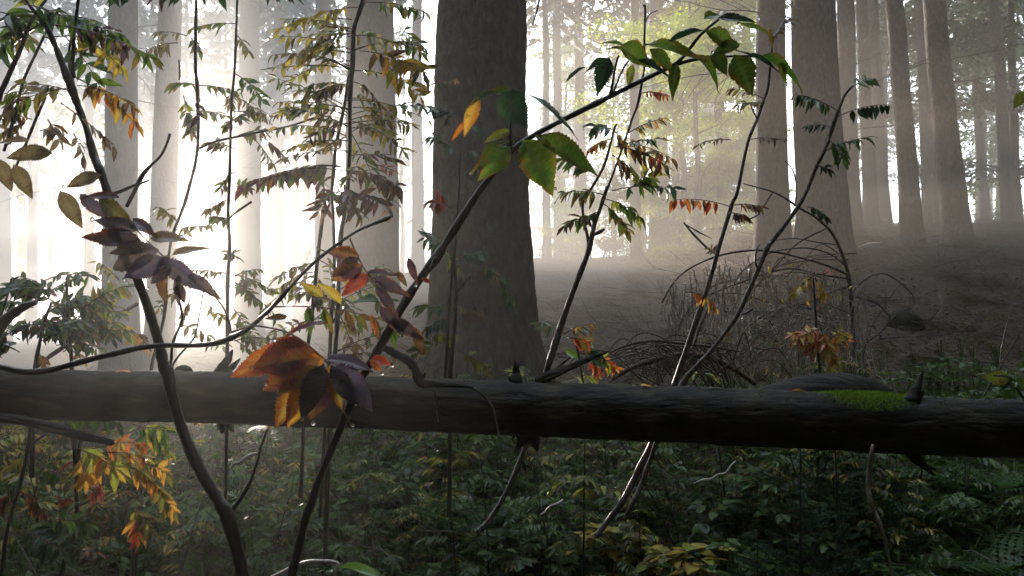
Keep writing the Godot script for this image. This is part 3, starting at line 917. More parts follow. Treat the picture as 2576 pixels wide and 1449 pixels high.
	feather(top, "purple teal", 0.9, 600, -40, 400, -10, 4, 60, 0.4, 0.05, 0.4)
	feather(top, "purple teal", 0.9, 600, -45, 730, -14, 4, 40, 0.4, 0.05, 0.4)
	feather(top, "teal", 0.9, 380, -50, 290, -8, 3, 46, 0.3, 0.05, 0.4)


# ------------------------------------------------------------------ saplings around the log
func saplings() -> void:
	var B: Material = M["twig_bark"]
	var DB: Material = M["dead_twig"]
	# M: the leafy rowan with two thin stems left of the massive trunk
	var m := thing("rowan_sapling", "tall leafy rowan with twin thin stems, yellow above and violet lower down", "sapling", at(838, 1300, 3.2))
	stem(m, "stem", B, 3.20, [926, -40, 6, 914, 0, 6, 900, 42, 6, 890, 77, 6, 887, 160, 6.5, 881, 235, 6, 880, 287, 5.5, 880, 380, 5, 874, 483, 5, 866, 540, 5, 857, 593, 6, 852, 690, 6, 850, 783, 6, 844, 876, 6, 838, 935, 6, 836, 1010, 6, 830, 1100, 6, 822, 1260, 6, 818, 1420, 6])
	stem(m, "stem", B, 3.30, [886, 165, 3, 877, 200, 4, 864, 277, 4, 844, 377, 4, 834, 483, 4, 817, 516, 5, 806, 590, 5, 797, 670, 5, 784, 803, 5, 775, 870, 5, 770, 935, 5, 764, 1060, 5, 756, 1250, 5])
	stem(m, "stem", B, 3.23, [834, 490, 3, 838, 533, 4, 841, 620, 4, 841, 713, 4, 834, 783, 5, 830, 883, 5, 826, 960, 5, 815, 1120, 5, 805, 1300, 5])
	stem(m, "twig", B, 3.23, [834, 815, 3, 852, 790, 3, 876, 770, 2])
	stem(m, "twig", B, 3.20, [880, 175, 4, 858, 163, 3, 830, 152, 2.5, 815, 150, 2])
	feather(m, "olive brown yellow", 3.17, 885, 125, 705, 92, 6, 46, 0.36, 0.12, 0.32, 0.0, 0.9)
	feather(m, "olive olive brown", 3.20, 885, 168, 688, 138, 6, 40, 0.39, 0.15, 0.32, 0.0, 0.9)
	feather(m, "gold yellow brown", 3.15, 905, 128, 1065, 182, 6, 58, 0.42, 0.12, 0.63, 0.0, 0.9)
	feather(m, "yellow gold lime", 3.14, 940, 142, 1058, 245, 5, 54, 0.33, 0.1, 0.68, 0.0, 0.9)
	feather(m, "yellow lime olive", 3.23, 905, 18, 752, 58, 6, 44, 0.33, 0.12, 0.45, 0.0, 0.9)
	feather(m, "lime yellow green", 3.17, 910, 6, 1072, 32, 6, 46, 0.33, 0.1, 0.45, 0.0, 0.9)
	feather(m, "green lime", 3.20, 1000, 60, 1062, 132, 4, 40, 0.23, 0.05, 0.54, 0.0, 0.9)
	feather(m, "olive brown", 3.20, 890, 75, 820, 62, 5, 40, 0.16, 0.1, 0.18, 0.0, 0.9)
	feather(m, "olive brown", 3.20, 890, 84, 812, 95, 4, 42, 0.20, 0.1, 0.18, 0.0, 0.9)
	feather(m, "purple olive", 3.20, 883, 205, 955, 262, 5, 36, 0.36, 0.3, 0.36, 0.0, 0.9)
	feather(m, "olive purple", 3.20, 880, 212, 800, 240, 5, 34, 0.33, 0.2, 0.27, 0.0, 0.9)
	feather(m, "green olive", 3.28, 875, 285, 692, 198, 6, 40, 0.29, 0.12, 0.32, 0.0, 0.9)
	feather(m, "olive brown purple", 3.20, 872, 290, 690, 292, 6, 40, 0.33, 0.18, 0.32, 0.0, 0.9)
	feather(m, "olive green", 3.28, 860, 262, 745, 228, 5, 40, 0.26, 0.15, 0.36, 0.0, 0.9)
	feather(m, "green teal", 3.33, 880, 290, 1072, 268, 6, 44, 0.26, 0.1, 0.36, 0.0, 0.9)
	feather(m, "lime olive yellow", 3.20, 880, 304, 1018, 382, 6, 40, 0.29, 0.15, 0.32, 0.0, 0.9)
	feather(m, "olive purple brown", 3.20, 878, 310, 775, 350, 5, 38, 0.29, 0.15, 0.32, 0.0, 0.9)
	feather(m, "green lime", 3.20, 880, 330, 948, 470, 5, 44, 0.20, 0.1, 0.36, 0.0, 0.9)
	feather(m, "brown gold olive", 3.20, 878, 322, 990, 350, 5, 36, 0.26, 0.15, 0.27, 0.0, 0.9)
	feather(m, "olive brown", 3.20, 876, 318, 800, 300, 5, 36, 0.23, 0.12, 0.18, 0.0, 0.9)
	feather(m, "olive brown", 3.20, 880, 335, 952, 310, 5, 36, 0.20, 0.15, 0.18, 0.0, 0.9)
	feather(m, "brown yellow", 3.20, 872, 345, 818, 372, 4, 34, 0.33, 0.1, 0.36, 0.0, 0.9)
	feather(m, "purple purple plum green", 3.07, 866, 430, 612, 466, 7, 52, 0.8, 0.16, 0.54, 0.0, 0.9)
	feather(m, "purple green", 3.12, 864, 420, 690, 440, 6, 46, 0.7, 0.16, 0.36, 0.0, 0.9)
	feather(m, "purple plum brown", 3.09, 872, 430, 1005, 468, 6, 50, 0.65, 0.15, 0.45, 0.0, 0.9)
	feather(m, "purple", 3.04, 836, 484, 958, 512, 5, 58, 0.36, 0.15, 0.59, 0.0, 0.9)
	feather(m, "purple plum", 3.07, 838, 480, 802, 530, 4, 50, 0.33, 0.1, 0.54, 0.0, 0.9)
	feather(m, "purple", 3.07, 842, 470, 905, 540, 4, 52, 0.33, 0.1, 0.63, 0.0, 0.9)
	feather(m, "purple olive", 3.20, 878, 380, 700, 404, 6, 36, 0.23, 0.12, 0.23, 0.0, 0.9)
	feather(m, "olive purple", 3.20, 880, 392, 1000, 402, 6, 36, 0.23, 0.12, 0.23, 0.0, 0.9)
	feather(m, "red red orange", 3.17, 945, 415, 990, 430, 2, 26, 0.26, 0.1, 0.54, 0.0, 0.9)
	feather(m, "gold brown", 3.20, 1000, 455, 985, 520, 2, 44, 0.39, 0.05, 0.54, 0.0, 0.9)
	feather(m, "olive green brown", 3.36, 800, 660, 700, 700, 5, 36, 0.26, 0.15, 0.36, 0.0, 0.9)
	feather(m, "lime olive", 3.36, 796, 690, 660, 780, 5, 40, 0.29, 0.12, 0.45, 0.0, 0.9)
	feather(m, "olive brown", 3.36, 850, 700, 960, 690, 5, 38, 0.26, 0.12, 0.36, 0.0, 0.9)
	feather(m, "olive brown", 3.36, 830, 890, 950, 868, 5, 34, 0.23, 0.15, 0.27, 0.0, 0.9)
	feather(m, "brown olive", 3.36, 850, 900, 1010, 900, 6, 34, 0.23, 0.15, 0.27, 0.0, 0.9)
	for q in 26:
		var y := rf(40, 400)
		var x := 880.0 + rf(-14, 8)
		var s := -1.0 if rf(0, 1) < 0.58 else 1.0
		var l := rf(80, 210)
		feather(m, "olive green lime yellow" if y > 130 else "lime green yellow", rf(3.05, 3.4), x, y, x + s * l, y + rf(-55, 60), 6, rf(30, 40), rf(0.1, 0.4), rf(0.1, 0.2), rf(0.1, 0.5))
	for q in 5:
		feather(m, "purple olive green", rf(3.05, 3.35), 850 + rf(-20, 10), 470 + rf(-70, 60), 850 + rf(-190, 150), 470 + rf(-60, 80), 6, rf(34, 46), 0.5, 0.15, rf(0.2, 0.6))
	for q in 18:
		feather(m, "olive green lime brown", rf(3.2, 3.6), 820 + rf(-40, 40), rf(620, 900), 820 + rf(-190, 190), rf(640, 920), 5, rf(30, 40), 0.4, 0.15, rf(0.2, 0.5))
	# LU: thin stems in the glare left of it
	var lu := thing("rowan_sapling", "thin straight rowan stems standing in the white glare, leaves faint and small", "sapling", at(540, 1300, 3.33))
	stem(lu, "stem", B, 3.33, [494, -20, 4, 493, 27, 4, 492, 167, 4.5, 497, 233, 4.5, 497, 373, 4, 473, 483, 4, 452, 545, 4, 432, 600, 4, 420, 680, 4, 412, 800, 4, 380, 930, 4, 376, 1050, 4])
	stem(lu, "stem", B, 3.33, [598, -20, 3, 597, 0, 3, 590, 177, 3.5, 582, 267, 3.5, 577, 467, 4, 574, 540, 4.5, 578, 616, 4.5, 573, 716, 5, 572, 866, 5, 570, 1000, 5, 568, 1260, 5])
	stem(lu, "twig", B, 3.33, [493, 378, 3, 530, 360, 3, 567, 350, 3.5, 644, 334, 3.5, 724, 318, 2.5, 780, 300, 2.5, 824, 283, 2])
	stem(lu, "twig", B, 3.33, [575, 550, 3, 600, 530, 3, 632, 508, 3])
	stem(lu, "twig", B, 3.33, [450, 150, 2, 452, 190, 2.5, 451, 200, 2])
	for q in 9:
		blade(lu, "withered_leaf", "purple", 3.33, 498 + rf(-5, 5), 228 + q * 9, 498 + rf(-26, 26), 240 + q * 10, 0.6, 1.4)
	feather(lu, "olive green faded", 3.41, 448, 108, 358, 132, 5, 40, 0.55, 0.15, 0.45)
	feather(lu, "faded olive", 3.41, 470, 90, 395, 80, 4, 34, 0.45, 0.1, 0.4)
	feather(lu, "olive green", 3.41, 500, 215, 430, 210, 4, 34, 0.4, 0.1, 0.4)
	feather(lu, "olive green", 3.41, 500, 215, 600, 232, 6, 36, 0.4, 0.1, 0.4)
	feather(lu, "lime green", 3.41, 462, 240, 470, 300, 3, 30, 0.3, 0.1, 0.5)
	feather(lu, "green teal", 3.41, 590, 185, 660, 250, 5, 36, 0.35, 0.15, 0.4)
	feather(lu, "olive faded", 3.41, 585, 240, 670, 300, 5, 34, 0.4, 0.1, 0.4)
	feather(lu, "olive green", 3.41, 595, 60, 490, 70, 5, 34, 0.45, 0.1, 0.4)
	feather(lu, "olive", 3.41, 597, 90, 625, 130, 3, 30, 0.4, 0.1, 0.4)
	feather(lu, "faded brown", 3.48, 660, 345, 720, 400, 5, 30, 0.4, 0.1, 0.4)
	feather(lu, "faded", 3.48, 640, 350, 690, 420, 4, 28, 0.4, 0.1, 0.4)
	feather(lu, "olive", 3.48, 450, 560, 395, 520, 4, 34, 0.4, 0.1, 0.4)
	feather(lu, "olive", 3.48, 440, 580, 530, 570, 4, 34, 0.4, 0.1, 0.3)
	feather(lu, "olive faded", 3.48, 580, 500, 520, 530, 4, 32, 0.4, 0.1, 0.4)
	feather(lu, "faded", 3.48, 575, 690, 490, 680, 4, 34, 0.3, 0.1, 0.3)
	feather(lu, "olive green", 3.48, 580, 690, 680, 730, 6, 32, 0.35, 0.15, 0.3)
	feather(lu, "olive green", 3.48, 575, 720, 690, 790, 6, 34, 0.35, 0.15, 0.35)
	feather(lu, "olive faded", 3.48, 440, 815, 560, 870, 6, 34, 0.4, 0.15, 0.35)
	feather(lu, "olive green", 3.48, 580, 770, 640, 850, 5, 34, 0.35, 0.1, 0.4)
	feather(lu, "olive", 3.48, 510, 760, 560, 800, 4, 32, 0.35, 0.1, 0.4)
	for q in 28:
		var y := rf(60, 900)
		var x: float = 590.0 if rf(0, 1) < 0.6 else 480.0
		if y > 340 and y < 640 and x < 520:
			continue
		feather(lu, "olive green faded", 3.41, x, y, x + rf(-90, 90), y + rf(-20, 70), 5, rf(28, 38), 0.4, 0.12, rf(0.2, 0.5))
	# LG: the broad green mass at the left edge above the log
	var lg := thing("rowan_shrub", "dense green rowan leaves spreading over the left end of the log", "shrub", at(120, 1200, 3.15))
	stem(lg, "stem", B, 3.12, [168, 700, 3, 170, 783, 4, 176, 850, 4, 180, 913, 5, 184, 1010, 5, 190, 1200, 6])
	stem(lg, "stem", B, 3.12, [130, 760, 3, 112, 808, 4, 100, 862, 4.5, 88, 922, 5, 84, 1000, 5, 80, 1200, 6])
	stem(lg, "stem", B, 3.12, [30, 700, 3, 18, 745, 3, 0, 800, 3, -20, 860, 4])
	stem(lg, "branch", DB, 3.48, [80, 935, 5, 110, 908, 5, 167, 868, 5.5, 215, 836, 5, 262, 808, 5, 300, 790, 4.5, 346, 764, 4])
	for q in 38:
		var x := rf(-20, 280)
		var y := rf(690, 850) + absf(x - 120.0) * 0.12
		var sx := 1.0 if x > 120.0 else -1.0
		feather(lg, "teal green teal" if x < 200.0 else "green lime olive", rf(2.95, 3.3), x - sx * 50.0, y + rf(5, 30), x + sx * rf(40, 70), y + rf(-40, 25), 6, rf(36, 50), rf(0.15, 0.4), 0.15, rf(0.2, 0.5))
	feather(lg, "green teal", 3.04, 180, 775, 285, 850, 6, 44, 0.45, 0.35, 0.4)
	feather(lg, "lime olive", 3.33, 300, 705, 250, 660, 4, 36, 0.3, 0.1, 0.4)
	feather(lg, "olive green", 3.33, 345, 720, 260, 735, 5, 40, 0.35, 0.1, 0.5)
	feather(lg, "lime gold", 3.33, 230, 790, 290, 820, 4, 38, 0.4, 0.1, 0.5)
	feather(lg, "lime yellow", 3.33, 270, 800, 335, 850, 4, 34, 0.4, 0.1, 0.5)
	feather(lg, "orange gold", 3.33, 95, 885, 118, 925, 3, 26, 0.4, 0.1, 0.6)
	feather(lg, "orange gold", 3.33, 180, 880, 205, 905, 2, 26, 0.4, 0.1, 0.6)
	feather(lg, "brown gold", 3.33, 330, 830, 370, 868, 3, 32, 0.4, 0.1, 0.5)
	feather(lg, "orange brown", 3.33, 230, 790, 215, 840, 3, 30, 0.5, 0.1, 0.5)
	feather(lg, "brown", 3.19, 20, 830, -10, 880, 3, 40, 0.5, 0.1, 0.6)
	# GL: the autumn rowan below the left end of the log
	var gl := thing("rowan_shrub", "rowan with glowing orange and yellow hanging leaves right under the log's left end", "shrub", at(190, 1449, 3.1))
	stem(gl, "stem", B, 3.1, [86, 1040, 4, 77, 1073, 4.5, 70, 1130, 5, 50, 1220, 5, 20, 1326, 5, 5, 1440, 5])
	stem(gl, "stem", B, 3.1, [205, 1090, 4, 197, 1150, 5, 192, 1230, 5.5, 193, 1286, 6, 182, 1350, 6, 165, 1400, 6, 150, 1470, 6])
	stem(gl, "twig", B, 3.1, [193, 1272, 4, 220, 1262, 4, 245, 1240, 3.5, 262, 1215, 3])
	stem(gl, "twig", B, 3.1, [70, 1132, 3, 90, 1110, 3, 118, 1090, 2.5])
	stem(gl, "stem", B, 3.2, [330, 1340, 6, 338, 1395, 6.5, 335, 1460, 7])
	feather(gl, "green lime", 3.0, 335, 1066, 425, 1135, 4, 50, 0.45, 0.1, 0.6)
	feather(gl, "lime green", 3.0, 350, 1075, 420, 1085, 4, 44, 0.3, 0.1, 0.5)
	feather(gl, "teal green", 3.0, 120, 1078, 295, 1062, 6, 46, 0.35, 0.15, 0.4)
	feather(gl, "orange gold", 3.1, 230, 1130, 370, 1112, 5, 40, 0.5, 0.1, 0.7)
	feather(gl, "gold orange yellow", 3.1, 250, 1140, 370, 1150, 5, 40, 0.5, 0.1, 0.7)
	feather(gl, "yellow gold lime", 3.05, 190, 1128, 290, 1178, 5, 62, 0.55, 0.1, 0.8)
	feather(gl, "yellow gold", 3.05, 198, 1140, 215, 1210, 4, 50, 0.4, 0.1, 0.8)
	feather(gl, "olive gold yellow", 3.0, 305, 1165, 438, 1285, 6, 50, 0.6, 0.25, 0.6)
	feather(gl, "gold olive", 3.1, 320, 1160, 420, 1190, 5, 44, 0.5, 0.15, 0.5)
	feather(gl, "orange red", 3.1, 262, 1212, 232, 1240, 3, 40, 0.5, 0.1, 0.7)
	feather(gl, "olive green lime", 3.2, 80, 1170, 175, 1215, 5, 44, 0.4, 0.15, 0.4)
	feather(gl, "yellow lime", 3.2, 75, 1150, 10, 1180, 4, 44, 0.4, 0.1, 0.5)
	feather(gl, "olive brown orange", 3.1, 45, 1235, 110, 1290, 5, 44, 0.7, 0.2, 0.5)
	feather(gl, "brown olive red", 3.1, 40, 1240, -20, 1290, 4, 44, 0.6, 0.2, 0.5)
	feather(gl, "red orange", 3.15, 200, 1270, 150, 1250, 4, 28, 0.4, 0.1, 0.5)
	feather(gl, "red orange", 3.2, 130, 1190, 190, 1160, 4, 26, 0.3, 0.1, 0.4)
	feather(gl, "teal green", 2.7, 60, 1325, 215, 1318, 5, 62, 0.4, 0.2, 0.5)
	feather(gl, "teal", 2.7, 55, 1330, 150, 1385, 4, 60, 0.3, 0.1, 0.6)
	feather(gl, "orange red gold", 3.1, 340, 1290, 348, 1355, 3, 44, 0.5, 0.1, 0.7)
	feather(gl, "olive lime", 3.1, 320, 1270, 380, 1330, 4, 44, 0.4, 0.1, 0.5)
	feather(gl, "faded orange", 3.2, 190, 1385, 250, 1395, 4, 28, 0.3, 0.1, 0.4)
	# M4: slender rowan before the massive trunk
	var m4 := thing("rowan_sapling", "slender rowan with teal leaves standing before the massive dark trunk", "sapling", at(1132, 1200, 3.4))
	stem(m4, "stem", B, 3.4, [1158, 380, 3, 1156, 440, 3, 1154, 483, 3.5, 1146, 590, 4, 1142, 666, 5, 1147, 716, 5, 1143, 816, 5, 1136, 900, 5, 1132, 946, 5, 1132, 1080, 5, 1130, 1300, 6])
	stem(m4, "stem", DB, 3.4, [1138, 660, 3, 1134, 720, 3.5, 1128, 790, 4, 1124, 880, 4, 1120, 950, 4])
	stem(m4, "twig", B, 3.4, [1148, 735, 4, 1164, 716, 3.5, 1184, 692, 3])
	stem(m4, "twig", B, 3.4, [1144, 590, 3, 1134, 560, 2.5, 1126, 540, 2])
	feather(m4, "teal green", 3.4, 1160, 385, 1085, 345, 6, 40, 0.3, 0.1, 0.3)
	feather(m4, "teal", 3.4, 1160, 385, 1240, 385, 6, 38, 0.3, 0.12, 0.3)
	feather(m4, "teal", 3.4, 1155, 300, 1085, 270, 6, 40, 0.3, 0.12, 0.3)
	feather(m4, "teal", 3.4, 1150, 300, 1210, 330, 5, 38, 0.35, 0.12, 0.3)
	feather(m4, "olive gold teal", 3.4, 1080, 215, 1150, 200, 5, 34, 0.35, 0.12, 0.4)
	feather(m4, "teal green", 3.4, 1140, 640, 1070, 598, 6, 40, 0.3, 0.12, 0.3)
	feather(m4, "lime green", 3.4, 1060, 575, 1160, 680, 6, 34, 0.2, 0.05, 0.3)
	feather(m4, "green teal", 3.4, 1146, 650, 1215, 640, 6, 38, 0.35, 0.12, 0.35)
	feather(m4, "teal green", 3.4, 1140, 780, 1062, 770, 6, 42, 0.35, 0.12, 0.35)
	feather(m4, "teal", 3.4, 1140, 800, 1070, 830, 6, 40, 0.35, 0.15, 0.35)
	feather(m4, "brown olive", 3.4, 1144, 770, 1200, 790, 5, 34, 0.4, 0.12, 0.4)
	feather(m4, "teal olive", 3.5, 1200, 660, 1292, 770, 7, 34, 0.6, 0.3, 0.4)
	feather(m4, "red red", 3.3, 1138, 525, 1085, 505, 3, 34, 0.4, 0.1, 0.8)
	feather(m4, "lime", 3.4, 1080, 840, 1130, 850, 4, 32, 0.4, 0.1, 0.5)
	feather(m4, "lime olive", 3.4, 1150, 880, 1230, 930, 5, 32, 0.4, 0.1, 0.4)
	feather(m4, "lime green", 3.4, 1046, 910, 1060, 860, 4, 34, 0.4, 0.1, 0.5)
	# far shoot beside the massive trunk's upper right edge
	var sh := thing("dead_shoot", "single thin bare twig slanting down at the massive trunk's upper edge", "twig", at(1345, 60, 3.6))
	stem(sh, "wood", B, 3.6, [1368, -20, 2, 1357, 0, 2.5, 1350, 30, 2.5, 1340, 62, 2])
	# S1: the wet stem right of the massive trunk
	var s1 := thing("rowan_sapling", "wet glinting rowan stem leaning right beside the massive trunk's foot", "sapling", at(1288, 1250, 2.95))
	stem(s1, "stem", M["wet_lit_bark"], 2.95, [1200, 1340, 7, 1240, 1296, 7, 1288, 1210, 7, 1325, 1110, 7, 1355, 1000, 7, 1378, 923, 8, 1398, 860, 8, 1421, 790, 8, 1452, 706, 7, 1478, 640, 7, 1490, 590, 6, 1495, 566, 6, 1508, 530, 5, 1518, 500, 5, 1528, 470, 4.5])
	stem(s1, "stem", M["wet_lit_bark"], 2.95, [1478, 635, 5, 1480, 610, 4.5, 1476, 586, 4, 1468, 550, 4, 1466, 513, 4, 1475, 494, 3.5, 1490, 470, 3.5, 1521, 413, 3.5, 1545, 327, 3, 1552, 312, 2])
	stem(s1, "twig", B, 2.95, [1495, 590, 4, 1508, 584, 5, 1520, 576, 3])
	stem(s1, "stem", B, 3.0, [1528, 475, 3, 1545, 430, 3, 1578, 337, 3, 1590, 300, 3, 1605, 260, 3.5, 1616, 200, 3.5, 1621, 167, 3, 1621, 100, 3, 1623, 20, 3, 1618, 16, 2])
	stem(s1, "twig", B, 3.0, [1622, 60, 2, 1634, 36, 1.5, 1655, 26, 1.2])
	feather(s1, "green teal", 2.9, 1540, 325, 1495, 318, 4, 40, 0.35, 0.1, 0.4)
	feather(s1, "olive gold brown", 2.9, 1545, 330, 1580, 372, 4, 34, 0.4, 0.1, 0.4)
	feather(s1, "gold brown yellow", 2.9, 1580, 335, 1668, 298, 6, 30, 0.4, 0.1, 0.4)
	feather(s1, "brown orange gold", 2.9, 1540, 350, 1482, 375, 4, 34, 0.4, 0.15, 0.4)
	feather(s1, "brown red gold", 2.9, 1560, 360, 1690, 398, 7, 40, 0.45, 0.12, 0.4)
	feather(s1, "olive brown red", 2.9, 1560, 370, 1680, 420, 6, 40, 0.5, 0.12, 0.5)
	feather(s1, "green olive", 2.9, 1550, 370, 1650, 350, 5, 40, 0.3, 0.1, 0.3)
	feather(s1, "olive brown", 2.9, 1540, 390, 1590, 430, 4, 38, 0.5, 0.1, 0.4)
	feather(s1, "teal green", 2.9, 1500, 440, 1420, 400, 5, 46, 0.35, 0.1, 0.4)
	feather(s1, "lime green", 2.9, 1585, 475, 1630, 438, 3, 50, 0.2, 0.1, 0.6)
	feather(s1, "green teal", 2.9, 1540, 480, 1700, 475, 6, 42, 0.35, 0.12, 0.3)
	feather(s1, "green olive", 2.9, 1520, 490, 1415, 485, 6, 44, 0.3, 0.12, 0.3)
	feather(s1, "green lime", 2.9, 1520, 500, 1610, 545, 6, 44, 0.35, 0.12, 0.35)
	feather(s1, "olive green", 2.9, 1515, 510, 1582, 578, 6, 40, 0.45, 0.12, 0.4)
	feather(s1, "green olive brown", 2.9, 1500, 540, 1420, 570, 5, 40, 0.3, 0.12, 0.2)
	feather(s1, "green", 2.9, 1510, 530, 1460, 560, 4, 38, 0.3, 0.1, 0.3)
	feather(s1, "red orange", 2.9, 1610, 235, 1675, 240, 4, 24, 0.3, 0.15, 0.5)
	feather(s1, "olive green", 3.0, 1420, 840, 1350, 812, 5, 40, 0.35, 0.1, 0.3)
	feather(s1, "olive brown gold", 3.0, 1420, 840, 1490, 815, 5, 40, 0.35, 0.15, 0.3)
	feather(s1, "gold red olive", 3.0, 1430, 850, 1485, 862, 3, 36, 0.5, 0.1, 0.5)
	# S2 and S3: the pair of wet stems farther right
	var s2 := thing("rowan_sapling", "wet glinting thin sapling stem, left one of the pair rising by the dead bush", "sapling", at(1560, 1290, 2.95))
	stem(s2, "stem", M["wet_lit_bark"], 2.95, [1500, 1350, 7, 1525, 1316, 7, 1565, 1263, 8, 1605, 1185, 8, 1641, 1110, 8, 1672, 1035, 7, 1698, 963, 7, 1730, 870, 7, 1771, 750, 6.5, 1790, 690, 6, 1808, 626, 5.5, 1841, 516, 5, 1855, 483, 4.5, 1881, 360, 4, 1905, 300, 4, 1920, 255, 3.5, 1932, 220, 3, 1938, 160, 3, 1945, 100, 2.5, 1956, 80, 2.5, 1968, 60, 2, 1990, 46, 2])
	stem(s2, "twig", B, 2.95, [1905, 302, 3, 1895, 280, 2.5, 1888, 262, 2])
	stem(s2, "twig", M["wet_lit_bark"], 2.98, [1745, 870, 3.5, 1758, 830, 3.5, 1772, 795, 3, 1785, 770, 2.5])
	feather(s2, "brown olive", 2.9, 1925, 250, 1838, 222, 5, 30, 0.35, 0.1, 0.3)
	feather(s2, "brown olive", 2.9, 1925, 260, 1858, 262, 4, 28, 0.3, 0.1, 0.3)
	feather(s2, "brown", 2.9, 1945, 100, 1995, 45, 3, 30, 0.2, 0.1, 0.3)
	feather(s2, "brown olive", 2.9, 1838, 352, 1756, 364, 5, 26, 0.3, 0.15, 0.3)
	feather(s2, "brown", 2.9, 1890, 350, 1970, 352, 4, 24, 0.3, 0.1, 0.2)
	feather(s2, "orange brown red", 2.9, 1838, 520, 1690, 503, 5, 38, 0.8, 0.12, 0.6)
	feather(s2, "brown olive", 2.9, 1846, 516, 1912, 520, 5, 28, 0.5, 0.12, 0.4)
	feather(s2, "brown purple", 2.9, 1835, 535, 1880, 545, 3, 30, 0.6, 0.1, 0.5)
	feather(s2, "orange gold red", 2.9, 1724, 735, 1802, 775, 5, 30, 0.7, 0.3, 0.5)
	feather(s2, "olive brown", 2.9, 1800, 640, 1788, 625, 2, 24, 0.3, 0.1, 0.5)
	var s3 := thing("rowan_sapling", "slim sapling with teal leaves leaning far right, right one of the pair", "sapling", at(1590, 1290, 2.9))
	stem(s3, "stem", M["wet_lit_bark"], 2.9, [1570, 1310, 6, 1591, 1266, 6, 1615, 1216, 6, 1650, 1116, 7, 1685, 1030, 7, 1718, 963, 7, 1752, 922, 6, 1788, 883, 6, 1822, 840, 6, 1855, 793, 6, 1885, 730, 6, 1911, 670, 6, 1932, 620, 8, 1945, 604, 6, 1999, 533, 5, 2028, 483, 5, 2052, 425, 5, 2075, 377, 5, 2088, 340, 5, 2099, 307, 5, 2112, 270, 4.5, 2125, 240, 4, 2145, 215, 3.5])
	stem(s3, "twig", B, 2.9, [1911, 680, 4, 1900, 660, 3, 1903, 630, 2.5, 1910, 615, 2.5])
	stem(s3, "twig", B, 2.9, [1865, 790, 3, 1880, 786, 3, 1895, 776, 2])
	feather(s3, "green green", 2.85, 2140, 220, 2196, 200, 4, 34, 0.1, 0.1, 0.5)
	feather(s3, "teal", 2.85, 2110, 292, 2236, 264, 5, 36, 0.75, 0.1, 0.6)
	feather(s3, "teal green", 2.85, 2110, 280, 2002, 238, 5, 38, 0.65, 0.12, 0.55)
	feather(s3, "teal green", 2.85, 2076, 380, 2184, 345, 6, 34, 0.3, 0.1, 0.3)
	feather(s3, "green", 2.85, 2085, 350, 2122, 396, 2, 46, 0.6, 0.1, 0.6)
	feather(s3, "teal", 2.85, 2096, 322, 2030, 318, 5, 26, 0.4, 0.2, 0.4)
	feather(s3, "teal", 2.85, 2050, 415, 2088, 428, 2, 30, 0.3, 0.1, 0.4)
	feather(s3, "teal", 2.85, 2030, 520, 2078, 545, 4, 26, 0.4, 0.2, 0.4)


# ------------------------------------------------------------------ dead bush and brush pile
func strand(mb: MB, p: Vector3, l: float, r: float) -> void:
	var pts := []
	var rad := []
	var q := p
	var d := Vector3(rf(-0.25, 0.25), -1, rf(-0.25, 0.25))
	for k in 5:
		pts.append(q)
		rad.append(r * (1.0 - 0.15 * k))
		q += (d + Vector3(rf(-0.25, 0.25), 0, rf(-0.25, 0.25))) * l / 4.0
	tube(mb, pts, rad, 4, Color.WHITE)
	for k in 5:
		var b: Vector3 = pts[1 + k % 4]
		var h := Vector3(rf(-1, 1), rf(-0.9, 0.1), rf(-1, 1)) * l * 0.16
		tube(mb, [b, b + h * 0.6, b + h + Vector3(0, -0.02, 0)], [r * 0.6, r * 0.5, r * 0.3], 3, Color.WHITE)


